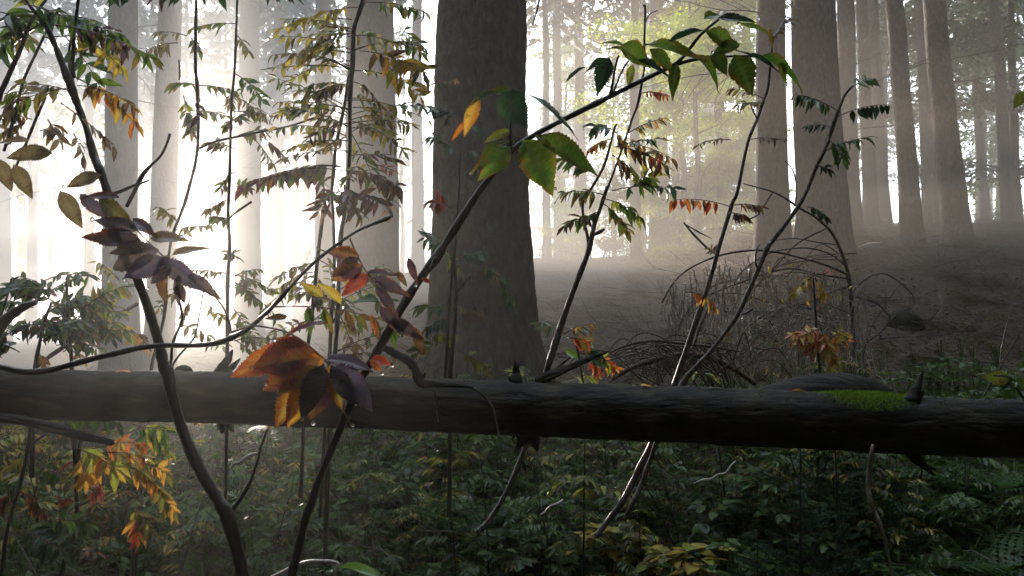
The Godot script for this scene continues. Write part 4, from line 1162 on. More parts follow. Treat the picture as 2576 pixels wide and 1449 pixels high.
func dead_things() -> void:
	var DB: Material = M["dead_twig"]
	var t := 5.0
	var o := thing("dead_bush", "dead weeping spruce bush of arching twigs with hanging glinting strands", "bush", at(2050, 960, t))
	stem(o, "branch", DB, t, [1870, 462, 1.4, 1900, 470, 1.7, 1945, 483, 2.2, 1985, 505, 2.7, 2015, 526, 3.0, 2050, 545, 3.2, 2082, 573, 3.8, 2098, 595, 3.8, 2109, 616, 4.1, 2122, 650, 4.3, 2132, 685, 5.4, 2140, 743, 4.9, 2146, 830, 4.9, 2150, 950, 4.9, 2152, 1010, 5.4], Color(1.3, 1.15, 1.0))
	stem(o, "branch", DB, t, [2132, 690, 3.2, 2080, 668, 2.7, 2020, 650, 2.7, 1950, 634, 2.7, 1890, 630, 2.7, 1821, 640, 2.7, 1765, 660, 2.4, 1721, 685, 2.2, 1690, 718, 1.9, 1665, 762, 1.7], Color(1.3, 1.15, 1.0))
	stem(o, "branch", DB, t, [2130, 700, 2.7, 2060, 690, 2.2, 1990, 676, 2.2, 1920, 690, 2.2, 1860, 712, 2.2, 1800, 735, 1.9, 1740, 770, 1.7, 1705, 830, 1.7, 1690, 900, 1.0], Color(1.3, 1.15, 1.0))
	stem(o, "branch", DB, t, [2136, 720, 2.7, 2090, 735, 2.2, 2040, 760, 2.2, 1970, 775, 2.2, 1910, 800, 1.9, 1860, 850, 1.7, 1840, 910, 1.0], Color(1.3, 1.15, 1.0))
	stem(o, "branch", DB, t, [2128, 670, 2.2, 2090, 640, 1.9, 2040, 625, 1.9, 1990, 626, 1.7, 1930, 640, 1.7, 1860, 690, 1.7, 1830, 760, 1.0], Color(1.3, 1.15, 1.0))
	stem(o, "branch", DB, t, [2140, 745, 2.2, 2200, 760, 2.2, 2240, 800, 1.7, 2262, 850, 1.4], Color(1.3, 1.15, 1.0))
	stem(o, "branch", DB, t, [2140, 740, 2.2, 2180, 700, 1.7, 2230, 690, 1.7, 2290, 735, 1.7, 2300, 765, 1.0], Color(1.3, 1.15, 1.0))
	stem(o, "branch", DB, t, [1945, 483, 2.2, 1920, 520, 1.7, 1900, 545, 1.7, 1850, 560, 1.0], Color(1.3, 1.15, 1.0))
	stem(o, "branch", DB, t, [2000, 515, 1.7, 2003, 470, 1.7, 1995, 430, 1.7, 1975, 405, 1.4], Color(1.3, 1.15, 1.0))
	stem(o, "branch", DB, t, [2082, 573, 2.2, 2010, 610, 1.7, 1960, 660, 1.7, 1930, 700, 1.0], Color(1.3, 1.15, 1.0))
	stem(o, "branch", DB, t, [2109, 616, 1.7, 2060, 610, 1.4, 2000, 600, 1.4, 1950, 605, 1.0], Color(1.3, 1.15, 1.0))
	stem(o, "branch", DB, t, [1720, 560, 2.2, 1745, 590, 2.7, 1775, 620, 2.7, 1800, 640, 2.2], Color(1.3, 1.15, 1.0))
	stem(o, "branch", DB, t, [1725, 565, 1.7, 1760, 585, 1.7, 1790, 600, 1.0], Color(1.3, 1.15, 1.0))
	stem(o, "branch", DB, t, [2180, 950, 2.2, 2172, 900, 2.2, 2182, 855, 2.2, 2196, 815, 1.7, 2256, 724, 1.0], Color(1.3, 1.15, 1.0))
	stem(o, "branch", DB, t, [2182, 860, 2.2, 2215, 835, 1.9, 2240, 805, 1.7, 2255, 792, 1.0], Color(1.3, 1.15, 1.0))
	for k in 36:
		var x0 := rf(1900, 2160)
		var y0 := rf(630, 900)
		var x1 := x0 - rf(60, 260)
		var up := rf(-40, 10)
		stem(o, "twig", DB, t + rf(-0.3, 0.3), [x0, y0, 1.5, lerpf(x0, x1, 0.4), y0 + up, 1.2, lerpf(x0, x1, 0.75), y0 + up * 0.6 + 25, 1.0, x1, y0 + rf(40, 120), 0.7], Color(1.3, 1.2, 1.1))
	# strands that hang from the arches
	for k in 290:
		var x := rf(1680, 2180)
		var low := 640.0 + 0.0011 * pow(x - 1930.0, 2.0)
		var y := lerpf(low, 900.0, pow(rf(0, 1), 1.3))
		var mb := MB.new()
		var tt := t + rf(-0.45, 0.35)
		strand(mb, at(x, y, tt), rf(50, 170) * tt / F, rf(1.0, 2.0) * tt / F)
		part("strand", mb.mesh(), M["wet_lit_twig"], o)
	for k in 34:
		var x := rf(1740, 2160)
		var y := rf(660, 930)
		blade(o, "withered_leaf", pick("yellow gold lime orange olive"), t - 0.3, x, y, x + rf(-12, 12), y + rf(6, 16), 0.8, 1.2)
	# the orange and yellow rowan leaves in front of it
	var r := thing("rowan_seedling", "small rowan with glowing orange and yellow leaves before the dead bush", "sapling", at(2060, 970, 4.0))
	stem(r, "stem", M["twig_bark"], 4.0, [2070, 1010, 4, 2062, 930, 3.5, 2055, 850, 3, 2050, 760, 2.5, 2046, 700, 2])
	feather(r, "yellow lime gold", 4.0, 2052, 690, 1995, 740, 6, 34, 0.45, 0.1, 0.5)
	feather(r, "gold yellow", 4.0, 2050, 700, 2072, 740, 4, 32, 0.4, 0.1, 0.5)
	feather(r, "red", 4.0, 2070, 690, 2090, 684, 2, 18, 0.2, 0.1, 0.5)
	for q in 10:
		feather(r, "orange gold yellow orange red", rf(3.8, 4.1), 2040 + rf(-20, 40), 830 + rf(-10, 50), 1985 + q * 15 + rf(-15, 15), 830 + q * 5 + rf(-25, 30), 6, 34, 0.3, 0.1, 0.4)
	feather(r, "lime yellow", 4.0, 2090, 850, 2125, 835, 4, 30, 0.3, 0.1, 0.5)
	feather(r, "yellow lime", 4.0, 2090, 890, 2100, 930, 3, 34, 0.4, 0.1, 0.5)
	# the brush pile between the wet stems
	var p := thing("brush_pile", "pile of arching dead brown spruce twigs just behind the log", "brushwood", at(1700, 960, 4.2))
	for k in 74:
		var x0 := rf(1620, 1860)
		var x1 := x0 - rf(60, 260) * (1.0 if rf(0, 1) < 0.8 else -0.8)
		var top := rf(850, 915)
		var tt := rf(3.9, 4.6)
		stem(p, "twig", DB, tt, [x0, rf(930, 985), rf(1.6, 2.6), lerpf(x0, x1, 0.35) + rf(-14, 14), top + rf(0, 26), rf(1.3, 2.2), lerpf(x0, x1, 0.7), top + rf(-12, 26), 1.4, x1, top + rf(25, 100), 0.8], Color(1.1, 0.9, 0.75))
	stem(p, "branch", DB, 4.1, [1540, 955, 4, 1590, 925, 6, 1650, 905, 8, 1720, 893, 9, 1780, 898, 8, 1840, 925, 7, 1900, 965, 6], Color(0.8, 0.65, 0.55))
	stem(p, "branch", DB, 4.1, [1530, 890, 2, 1580, 868, 3, 1640, 858, 4, 1700, 862, 4, 1790, 872, 4, 1860, 884, 2], Color(0.8, 0.65, 0.55))
	feather(p, "lime green", 3.6, 1765, 935, 1800, 955, 4, 30, 0.2, 0.1, 0.4)
	feather(p, "lime green", 3.6, 1762, 940, 1728, 945, 4, 26, 0.2, 0.1, 0.4)
	# young maple and rowan leaves to the left of the pile
	var y := thing("maple_seedling", "small seedling with broad teal leaves and orange ones between log and brush pile", "sapling", at(1480, 960, 3.3))
	stem(y, "stem", M["twig_bark"], 3.3, [1470, 1000, 3.5, 1462, 930, 3, 1450, 870, 2.5])
	for q in 5:
		blade(y, "leaf", "teal", 3.3, 1460 + q * 6, 868 + q * 6, 1490 + q * 10, 848 + q * 20, 0.7, 1.6)
	blade(y, "leaf", "green", 3.3, 1455, 900, 1420, 880, 0.7, 1.6)
	feather(y, "gold orange lime", 3.3, 1500, 890, 1545, 925, 4, 34, 0.4, 0.1, 0.6)
	feather(y, "orange red", 3.3, 1490, 905, 1505, 935, 2, 30, 0.5, 0.1, 0.6)
	feather(y, "lime", 3.3, 1425, 955, 1500, 945, 5, 30, 0.3, 0.1, 0.4)
	feather(y, "lime", 3.3, 1330, 945, 1290, 935, 4, 30, 0.2, 0.1, 0.4)
	var rb := thing("bramble", "bright green leafy shoot at the right end of the fallen log", "bramble", at(2560, 1050, 2.3))
	stem(rb, "stem", M["twig_bark"], 2.3, [2600, 1040, 3, 2560, 980, 3, 2540, 950, 2.5, 2500, 945, 2])
	for q in [[2560, 960, 2500, 975], [2540, 950, 2480, 952], [2560, 950, 2590, 985], [2545, 955, 2525, 1000], [2570, 900, 2600, 880], [2560, 930, 2600, 910], [2580, 230, 2555, 270]]:
		blade(rb, "leaf", "green" if rf(0, 1) < 0.6 else "lime", 2.3, q[0], q[1], q[2], q[3], 0.8, 1.7)


# ------------------------------------------------------------------ undergrowth
func rowan_seedling(style: String, h: float, n: int, size: float) -> Node3D:
	# built round its own foot, then put down by place()
	var o := Node3D.new()
	var mb := MB.new()
	var pts := []
	var rad := []
	var sway := Vector3(rf(-0.2, 0.2), 0, rf(-0.2, 0.2))
	for k in 6:
		pts.append(Vector3(0, -0.05 + (h + 0.05) * k / 5.0, 0) + sway * pow(k / 5.0, 2.0) * h)
		rad.append(0.0045 * (1.0 - k / 7.5))
	tube(mb, pts, rad, 5, Color.WHITE)
	part("stem", mb.mesh(), M["twig_bark"], o, true)
	for k in n:
		var w := rf(0.35, 1.0)
		var b: Vector3 = pts[int(w * 4.99)].lerp(pts[mini(int(w * 4.99) + 1, 5)], fposmod(w * 4.99, 1.0))
		var a := TAU * k / n * 1.618 + rf(-0.3, 0.3)
		var l := size * rf(1.6, 2.6)
		var e := b + Vector3(cos(a), rf(-0.25, 0.35), sin(a)).normalized() * l
		var leaf := MB.new()
		var mid := b.lerp(e, 0.5) + Vector3(0, 0.2 * l, 0)
		tube(leaf, [b, mid.lerp(b.lerp(e, 0.5), 0.5), e], [0.0014, 0.001, 0.0006], 4, Color(0.07, 0.05, 0.02))
		for j in 11:
			var s := 1.0 if j == 10 else 0.28 + 0.66 * (j / 2) / 4.0
			var p := b.lerp(mid, s).lerp(mid.lerp(e, s), s)
			var tan := (mid - b).lerp(e - mid, s).normalized()
			var side := tan.cross(Vector3.UP).normalized() * (1.0 if j % 2 else -1.0)
			var d := tan if j == 10 else (side * 0.85 + tan * 0.5 + Vector3(0, rf(-0.7, -0.1), 0)).normalized()
			leaf.join(cm[pick(style)][rng.randi() % 3], turned(p, p + d * size * rf(0.75, 1.0), (Vector3.UP + Vector3(rf(-0.3, 0.3), 0, rf(-0.3, 0.3))).normalized()))
		part("leaf", leaf.mesh(), M["ground_leaf"], o, true)
	return o


func bramble_plant(style: String, h: float, n: int, size: float) -> Node3D:
	var o := Node3D.new()
	var lean := rf(0, TAU)
	var out := Vector3(cos(lean), 0, sin(lean))
	var pts := []
	var rad := []
	for k in 7:
		var w := k / 6.0
		pts.append(out * h * 1.1 * w * w + Vector3(0, h * (1.6 * w - 0.75 * w * w) - 0.03, 0))
		rad.append(0.003 * (1.0 - 0.7 * w))
	var mb := MB.new()
	tube(mb, pts, rad, 5, Color.WHITE)
	part("stem", mb.mesh(), M["twig_bark"], o, true)
	for k in n:
		var w := rf(0.2, 0.99)
		var b: Vector3 = pts[int(w * 5.99)].lerp(pts[int(w * 5.99) + 1], fposmod(w * 5.99, 1.0))
		var a := rf(0, TAU)
		var e := b + Vector3(cos(a), rf(0.0, 0.6), sin(a)).normalized() * size * 0.8
		var leaf := MB.new()
		tube(leaf, [b, e], [0.0014, 0.001], 4, Color(0.06, 0.06, 0.02))
		for j in 3:
			var d := (e - b).normalized().rotated(Vector3.UP, (j - 1) * 1.05)
			d = (d + Vector3(0, rf(-0.7, -0.1), 0)).normalized()
			leaf.join(cm[pick(style)][rng.randi() % 3], turned(e, e + d * size * rf(0.85, 1.15), (Vector3.UP + Vector3(rf(-0.3, 0.3), 0, rf(-0.3, 0.3))).normalized(), 1.75))
		part("leaf", leaf.mesh(), M["ground_leaf"], o, true)
	return o


func fern_plant(h: float, n: int, g: float) -> Node3D:
	var o := Node3D.new()
	for k in n:
		var a := TAU * k / n + rf(-0.3, 0.3)
		var out := Vector3(cos(a), 0, sin(a))
		var side := Vector3(-out.z, 0, out.x)
		var l := h * rf(0.8, 1.2)
		var mb := MB.new()
		var pts := []
		for s in 9:
			var w := s / 8.0
			pts.append(out * l * (0.2 * w + 0.75 * w * w) + Vector3(0, l * (1.15 * w - 0.62 * w * w) - 0.02, 0))
		tube(mb, pts, [0.003, 0.003, 0.0026, 0.0023, 0.002, 0.0017, 0.0014, 0.001, 0.0006], 4, Color(0.05, 0.04, 0.015))
		for s in 34:
			var w := 0.16 + 0.84 * (s / 2) / 17.0
			var p: Vector3 = pts[int(minf(w, 0.999) * 8)].lerp(pts[int(minf(w, 0.999) * 8) + 1], fposmod(minf(w, 0.999) * 8.0, 1.0))
			var tan: Vector3 = (pts[mini(int(w * 8) + 1, 8)] - pts[int(minf(w, 0.999) * 8)]).normalized()
			var d := (side * (1.0 if s % 2 else -1.0) + tan * 0.35 + Vector3(0, -0.15, 0)).normalized()
			var wl := l * 0.3 * sin(PI * pow(1.0 - w, 0.75) * 0.85 + 0.1)
			var up := tan.cross(side).normalized()
			var c := Color(0.04, 0.1, 0.02) * g * rf(0.8, 1.2)
			for z in 5:
				var q := p + d * wl * z / 5.0
				var ww := wl * 0.17 * (1.0 - z / 5.5)
				var ia := mb.add(q - tan * 0.001, c)
				var ib := mb.add(q + d * wl * 0.13 + tan * ww, c)
				var ic := mb.add(q + d * wl * 0.24, c)
				var ie := mb.add(q + d * wl * 0.13 - tan * ww, c)
				mb.quad(ia, ib, ic, ie)
		part("frond", mb.mesh(), M["ground_leaf"], o, true)
	return o


func young_spruce(h: float) -> Node3D:
	var o := Node3D.new()
	var mb := MB.new()
	tube(mb, [Vector3(0, -0.03, 0), Vector3(0, h * 0.5, 0), Vector3(0.01, h, 0)], [0.012, 0.008, 0.002], 6, Color.WHITE)
	part("stem", mb.mesh(), M["twig_bark"], o, true)
	for k in 46:
		var w := rf(0.03, 0.97)
		var a := rf(0, TAU)
		var l := h * 0.36 * (1.0 - w) + 0.06
		var b := Vector3(0, h * w, 0)
		var out := Vector3(cos(a), 0.35, sin(a)).normalized()
		var e := b + out * l
		var s := MB.new()
		tube(s, [b, b.lerp(e, 0.5), e], [0.003, 0.002, 0.001], 4, Color(0.05, 0.035, 0.02))
		for j in int(l * 900):
			var p := b.lerp(e, pow(rf(0.05, 1), 0.8))
			var d := (out * 0.55 + Vector3(rf(-1, 1), rf(-0.6, 0.8), rf(-1, 1)).normalized()).normalized() * rf(0.014, 0.024)
			var cr := d.cross(Vector3(rf(-1, 1), rf(-1, 1), rf(-1, 1))).normalized() * 0.0017
			var g := rf(0.7, 1.3)
			var c := Color(0.018 * g, 0.05 * g, 0.018 * g)
			s.tri(s.add(p - cr, c), s.add(p + d, c), s.add(p + cr, c))
		part("bough", s.mesh(), M["needle"], o, true)
	return o


func place(o: Node3D, called: String, label: String, category: String, group: String, x: float, t: float, turn := 0.0, big := 1.0, copy := true) -> void:
	var c: Node3D = o.duplicate() if copy else o
	c.name = numbered(called)
	add_child(c)
	var p := at(x, 1200, t)
	p.y = ground(p.x, p.z)
	c.position = p
	c.rotation.y = turn
	c.scale = Vector3.ONE * big
	tag(c, label, category, group)


func where(x: float) -> String:
	return "left of the crossing rowan stem" if x < 470 else "between the two crossing stems" if x < 800 else "below the massive trunk" if x < 1290 else "under the wet stems" if x < 1700 else "near the young spruces" if x < 2180 else "right of the hanging root"


func undergrowth() -> void:
	var gold := []
	var greens := []
	var mixed := []
	var brambles := []
	var pale := []
	var ferns := []
	for k in 4:
		gold.append(rowan_seedling("gold yellow lime olive" if k < 2 else "green lime olive gold", rf(0.5, 0.8), 9, 0.075))
		greens.append(rowan_seedling("green green teal", rf(0.35, 0.6), 10, 0.047))
		mixed.append(rowan_seedling("green olive brown lime" if k < 2 else "green olive brown yellow", rf(0.35, 0.65), 10, 0.045))
		brambles.append(bramble_plant("green teal green", rf(0.3, 0.5), 18, 0.06))
	for k in 2:
		pale.append(bramble_plant("lime olive yellow", rf(0.35, 0.45), 12, 0.08))
		ferns.append(fern_plant(rf(0.4, 0.55), 7, 1.0 + 0.4 * k))
	for k in 16:
		var x := rf(-60, 390)
		place(gold[k % 4], "rowan_seedling", "knee-high rowan with glowing orange and yellow leaves below the log's left end", "sapling", "autumn rowan seedlings", x, rf(3.9, 5.6), rf(0, TAU), rf(0.7, 1.1))
	for k in 70:
		var x := rf(350, 2650)
		place(greens[k % 4], "rowan_seedling", "low green rowan seedling in the shade, " + where(x), "sapling", "green rowan seedlings", x, rf(3.2, 6.2), rf(0, TAU), rf(0.7, 1.15))
	for k in 40:
		var x := rf(300, 2300)
		place(mixed[k % 4], "rowan_seedling", "rowan seedling turning brown among the green, " + where(x), "sapling", "browning rowan seedlings", x, rf(3.4, 6.0), rf(0, TAU), rf(0.7, 1.15))
	for k in 85:
		var x := rf(450, 2700)
		place(brambles[k % 4], "bramble", "low dark green bramble with threefold leaves, " + where(x), "bramble", "brambles of the undergrowth", x, rf(3.0, 5.8), rf(0, TAU), rf(0.7, 1.2))
	for k in 9:
		var x := 1590.0 + k * 26.0
		place(pale[k % 2], "bramble", "bramble with pale yellowing round leaves lit beside the wet stems' feet", "bramble", "yellowing brambles", x, rf(3.0, 3.7), rf(0, TAU), rf(0.75, 1.05))
	for k in 18:
		var x := 380.0 + k * 122.0 + rf(-40, 40)
		place((mixed if k % 3 == 0 else greens)[k % 4], "rowan_seedling", "taller thin rowan reaching towards the log's underside, " + where(x), "sapling", "taller rowans under the log", x, rf(3.3, 4.2), rf(0, TAU), rf(1.2, 1.5))
	for k in 9:
		var x: float = [520.0, 980.0, 1180.0, 1420.0, 1900.0, 2260.0, 2330.0, 2450.0, 2560.0][k]
		place(ferns[k % 2], "fern", "fern with feathered fronds low in the shade, " + where(x) + ["", " by the path edge"][0], "fern", "ferns of the undergrowth", x, rf(3.2, 4.6), rf(0, TAU), rf(0.7, 1.0))
	var sp := young_spruce(0.95)
	for k in 4:
		place(sp, "young_spruce", ["young dark spruce with upright needled shoots, the tallest of four", "young dark spruce right behind the tallest small one", "young spruce at the foot of the hanging root", "small young spruce low before the pale bramble leaves"][k], "spruce", "young spruces", [2010.0, 2105.0, 2190.0, 1900.0][k], [3.0, 3.3, 3.6, 2.9][k], k * 1.7, [0.85, 0.8, 0.7, 0.55][k])
	# bare thin stems that stand in the undergrowth
	for k in 30:
		var x := rf(0, 2560)
		var t := rf(3.2, 5.5)
		var foot := at(x, 1300, t)
		foot.y = ground(foot.x, foot.z) - 0.03
		var o := thing("bare_stem", "bare thin upright stem in the undergrowth, " + where(x), "stem", foot, "bare stems of the undergrowth")
		var mb := MB.new()
		var h := rf(0.4, 1.0)
		var d := Vector3(rf(-0.5, 0.5), 1, rf(-0.3, 0.3)) * h
		var q := curve([foot, foot + d * 0.5 + Vector3(rf(-0.08, 0.08), 0, 0), foot + d], [0.0045, 0.0035, 0.0015], 4)
		tube(mb, q[0], q[1], 6, Color.WHITE, 0.2)
		part("wood", mb.mesh(), M["twig_bark"], o)
	# lit sticks, the pale stone and the dark stump
	var st := thing("pale_stone", "small pale white stone lying among the low green leaves", "stone", at(1175, 1262, 4.5))
	var sm := MB.new()
	var rings := []
	for k in 9:
		var a := PI * k / 8.0
		rings.append(at(1175, 1262, 4.5) + Vector3(0.0, cos(a) * 0.034, 0.0))
	tube(sm, rings, [0.006, 0.02, 0.03, 0.036, 0.038, 0.035, 0.03, 0.02, 0.005], 14, Color.WHITE, 0.55, 26.0)
	part("stone", sm.mesh(), M["pale_stone"], st)
	var bk := thing("rotten_wood", "dark rotten wood chunk hunched among green seedlings, below the diagonal stem's right", "wood", at(1030, 1310, 4.2))
	var bm := MB.new()
	var bq := curve([at(955, 1275, 4.3), at(990, 1262, 4.25), at(1022, 1285, 4.2), at(1045, 1330, 4.15), at(1052, 1380, 4.15)], [0.015, 0.05, 0.06, 0.05, 0.06], 5)
	tube(bm, bq[0], bq[1], 14, Color(1.2, 1.1, 1.2), 0.8, 20.0)
	part("wood", bm.mesh(), M["log_bark"], bk)
	var lw := thing("light_stick", "pale bare stick arched low at the photo's bottom, by the diagonal stem", "stick", at(760, 1430, 1.9))
	stem(lw, "wood", M["pale_wood"], 1.9, [660, 1462, 3, 700, 1444, 3.5, 745, 1422, 4, 790, 1412, 5, 848, 1416, 5, 842, 1440, 3, 845, 1470, 3])
	blade(lw, "leaf", "green", 1.85, 855, 1428, 1010, 1452, 0.3, 0.9)
	var s2 := thing("light_stick", "pale sunlit stick slanting among the low leaves, right of the massive trunk", "stick", at(1390, 1280, 3.2))
	stem(s2, "wood", M["pale_wood"], 3.2, [1358, 1296, 2, 1372, 1288, 3.4, 1385, 1274, 3, 1402, 1268, 3.8, 1416, 1258, 3])
	var s3 := thing("light_stick", "pale sunlit stick lying over the yellowing bramble below the log", "stick", at(1800, 1200, 3.2))
	stem(s3, "wood", M["pale_wood"], 3.2, [1745, 1216, 1.2, 1768, 1207, 2.4, 1790, 1205, 2.8, 1806, 1194, 2.6, 1826, 1190, 2.8, 1838, 1172, 2, 1850, 1160, 1.2])
	var s4 := thing("light_stick", "pale broken stick pointing right, between the two crossing stems", "stick", at(600, 1160, 3.4))
	stem(s4, "wood", M["pale_wood"], 3.4, [578, 1180, 2.5, 590, 1167, 4, 604, 1164, 4, 624, 1148, 4.5, 645, 1140, 3])
	# what nobody could count
	litter()


func litter() -> void:
	var leaf := MultiMesh.new()
	leaf.transform_format = MultiMesh.TRANSFORM_3D
	leaf.use_colors = true
	var lf := leaflet("faded", 0.5, 6, 1, 0.0, 0.3, 0.2)
	for k in lf.c.size():
		lf.c[k] = Color.WHITE
	leaf.mesh = lf.mesh()
	leaf.instance_count = 9000
	for k in 9000:
		var t := 2.0 + pow(rf(0, 1), 1.5) * 14.0
		var p := Vector3(rf(-0.68, 0.68) * t, 0, -t)
		p.y = ground(p.x, p.z) + rf(0.002, 0.03)
		var d := Vector3(rf(-1, 1), rf(-0.15, 0.3), rf(-1, 1)).normalized() * rf(0.025, 0.06)
		leaf.set_instance_transform(k, turned(p, p + d, (Vector3.UP + Vector3(rf(-0.6, 0.6), 0, rf(-0.6, 0.6))).normalized(), 1.1))
		var g := rf(0.5, 1.2)
		leaf.set_instance_color(k, [Color(0.12, 0.06, 0.03), Color(0.2, 0.1, 0.03), Color(0.07, 0.045, 0.03), Color(0.1, 0.08, 0.03)][k % 4] * g)
	stuff("leaf_litter", leaf, M["ground_leaf"])
	var herb := MB.new()
	for k in 7:
		var a := TAU * k / 7.0
		var d := Vector3(cos(a), rf(0.1, 0.7), sin(a)).normalized()
		herb.join(cm["green"][k % 3], turned(d * 0.2, d, Vector3.UP, 1.5))
	var hm := MultiMesh.new()
	hm.transform_format = MultiMesh.TRANSFORM_3D
	hm.mesh = herb.mesh()
	hm.instance_count = 3200
	for k in 3200:
		var t := 2.2 + pow(rf(0, 1), 1.2) * 3.6
		var x := rf(-0.66, 0.66) * t
		var p := Vector3(x, ground(x, -t) + rf(0.01, 0.16), -t)
		hm.set_instance_transform(k, Transform3D(Basis(Vector3.UP, rf(0, TAU)) * Basis(Vector3.RIGHT, rf(-0.5, 0.5)).scaled(Vector3.ONE * rf(0.03, 0.085)), p))
	stuff("ground_cover", hm, M["ground_leaf"])
	var blades := MB.new()
	for k in 12:
		var a := rf(0, TAU)
		var o := Vector3(cos(a), 0, sin(a))
		var l := rf(0.5, 1.0)
		var s := Vector3(-o.z, 0, o.x) * 0.012
		var c := Color(0.08, 0.12, 0.03) * rf(0.7, 1.3)
		var p0 := o * 0.03
		var p1 := o * 0.15 * l + Vector3(0, 0.6 * l, 0)
		var p2 := o * 0.5 * l + Vector3(0, 0.85 * l, 0)
		var a0 := blades.add(p0 - s, c)
		var a1 := blades.add(p0 + s, c)
		var b0 := blades.add(p1 - s * 0.8, c)
		var b1 := blades.add(p1 + s * 0.8, c)
		blades.quad(a0, a1, b1, b0)
		blades.tri(b0, b1, blades.add(p2, c))
	var gm := MultiMesh.new()
	gm.transform_format = MultiMesh.TRANSFORM_3D
	gm.mesh = blades.mesh()
	gm.instance_count = 1900
	for k in 1900:
		var t := 2.4 + pow(rf(0, 1), 1.4) * 4.0
		var x := rf(-0.66, 0.66) * t
		gm.set_instance_transform(k, Transform3D(Basis(Vector3.UP, rf(0, TAU)).scaled(Vector3.ONE * rf(0.12, 0.35)), Vector3(x, ground(x, -t) - 0.01, -t)))
	stuff("grass", gm, M["ground_leaf"])
	var brm := MultiMesh.new()
	brm.transform_format = MultiMesh.TRANSFORM_3D
	var one := MB.new()
	for k in 9:
		var a := TAU * k / 9.0 + rf(-0.3, 0.3)
		var out := Vector3(cos(a), 0, sin(a))
		var l := rf(0.5, 1.0)
		for s in 13:
			var w := 0.15 + 0.065 * s
			var p := out * l * w + Vector3(0, l * (0.9 * w - 0.8 * w * w), 0)
			for sg in [-1.0, 1.0]:
				var dd: Vector3 = (Vector3(-out.z, -0.25, out.x) * sg + out * 0.5).normalized() * l * 0.2 * (1.1 - w)
				var cc := Color(0.1, 0.06, 0.03) * rf(0.6, 1.4)
				one.tri(one.add(p, cc), one.add(p + dd * 0.6 + out * 0.02, cc), one.add(p + dd, cc))
	brm.mesh = one.mesh()
	brm.instance_count = 2600
	for k in 2600:
		var t := 6.0 + pow(rf(0, 1), 0.8) * 20.0
		var x := rf(-0.66, 0.66) * t
		brm.set_instance_transform(k, Transform3D(Basis(Vector3.UP, rf(0, TAU)).scaled(Vector3.ONE * rf(0.2, 0.75)), Vector3(x, ground(x, -t) - 0.02, -t)))
	stuff("dry_bracken", brm, M["ground_leaf"])
	var tw := MultiMesh.new()
	tw.transform_format = MultiMesh.TRANSFORM_3D
	tw.mesh = twigs[0]
	tw.instance_count = 900
	for k in 900:
		var t := 3.0 + pow(rf(0, 1), 1.2) * 18.0
		var x := rf(-0.66, 0.66) * t
		tw.set_instance_transform(k, Transform3D(Basis(Vector3.UP, rf(0, TAU)) * Basis(Vector3.RIGHT, rf(0, TAU)).scaled(Vector3.ONE * rf(0.3, 1.0)), Vector3(x, ground(x, -t) + 0.02, -t)))
	stuff("fallen_twigs", tw, M["dead_twig"])


func stuff(called: String, mm: MultiMesh, mat: Material) -> void:
	var o := MultiMeshInstance3D.new()
	o.name = called
	o.multimesh = mm
	o.material_override = mat
	o.set_meta("kind", "stuff")
	add_child(o)


func _ready() -> void:
	rng.seed = 20240
	bumps.seed = 3
	bumps.frequency = 0.09
	bumps.fractal_octaves = 3
	var cam := Camera3D.new()
	cam.name = "camera"
	cam.fov = rad_to_deg(2.0 * atan(724.5 / F))
	cam.near = 0.05
	cam.far = 600.0
	cam.position = Vector3(0, EYE, 0)
	cam.rotation.x = PITCH
	add_child(cam)
	var env := Environment.new()
	var sky := Sky.new()
	var sm := ProceduralSkyMaterial.new()
	sm.sky_top_color = lin(0.6, 0.72, 0.88)
	sm.sky_horizon_color = lin(0.96, 0.98, 1.0)
	sm.sky_curve = 0.2
	sm.sun_angle_max = 28.0
	sm.sun_curve = 0.12
	sm.ground_bottom_color = lin(0.08, 0.07, 0.06)
	sm.ground_horizon_color = lin(0.3, 0.3, 0.3)
	sm.sky_energy_multiplier = 1.25
	sky.sky_material = sm
	env.sky = sky
	env.background_mode = Environment.BG_SKY
	env.tonemap_mode = Environment.TONE_MAPPER_LINEAR
	env.tonemap_exposure = 5.0
	env.volumetric_fog_enabled = true
	env.volumetric_fog_density = 0.0034
	env.volumetric_fog_albedo = lin(0.95, 0.94, 0.92)
	env.volumetric_fog_anisotropy = 0.8
	env.volumetric_fog_length = 200.0
	env.sdfgi_enabled = true
	env.ssao_enabled = true
	env.ssil_enabled = true
	var we := WorldEnvironment.new()
	we.environment = env
	add_child(we)
	var sun := DirectionalLight3D.new()
	sun.name = "sun"
	sun.light_color = Color(1.0, 0.95, 0.885)
	sun.light_energy = 1.6
	sun.light_angular_distance = 0.5
	sun.shadow_enabled = true
	add_child(sun)
	var to_sun := (at(520, 600, 100.0) - Vector3(0, EYE, 0)).normalized()
	sun.look_at_from_position(to_sun * 50.0, Vector3.ZERO)
	materials()
	mist(Vector3(0.8, 2.0, -15.5), Vector3(26, 17, 18), 0.008)
	mist(Vector3(0.8, 2.0, -15.0), Vector3(23, 11, 16), 0.012)
	mist(Vector3(0.6, 2.2, -15.0), Vector3(21, 8.5, 15.5), 0.012)
	mist(Vector3(0.6, 2.2, -15.0), Vector3(20, 6.5, 15), 0.012)
	mist(Vector3(0.6, 2.0, -14.8), Vector3(19, 4.8, 14.5), 0.014)
	mist(Vector3(-7.0, 2.5, -15.0), Vector3(18, 12, 17), 0.042)
	make_tree_stock()
	the_ground()
	the_forest()
	the_far()
	stock_leaves()
	the_log()
	foreground()
	saplings()
	dead_things()
	undergrowth()


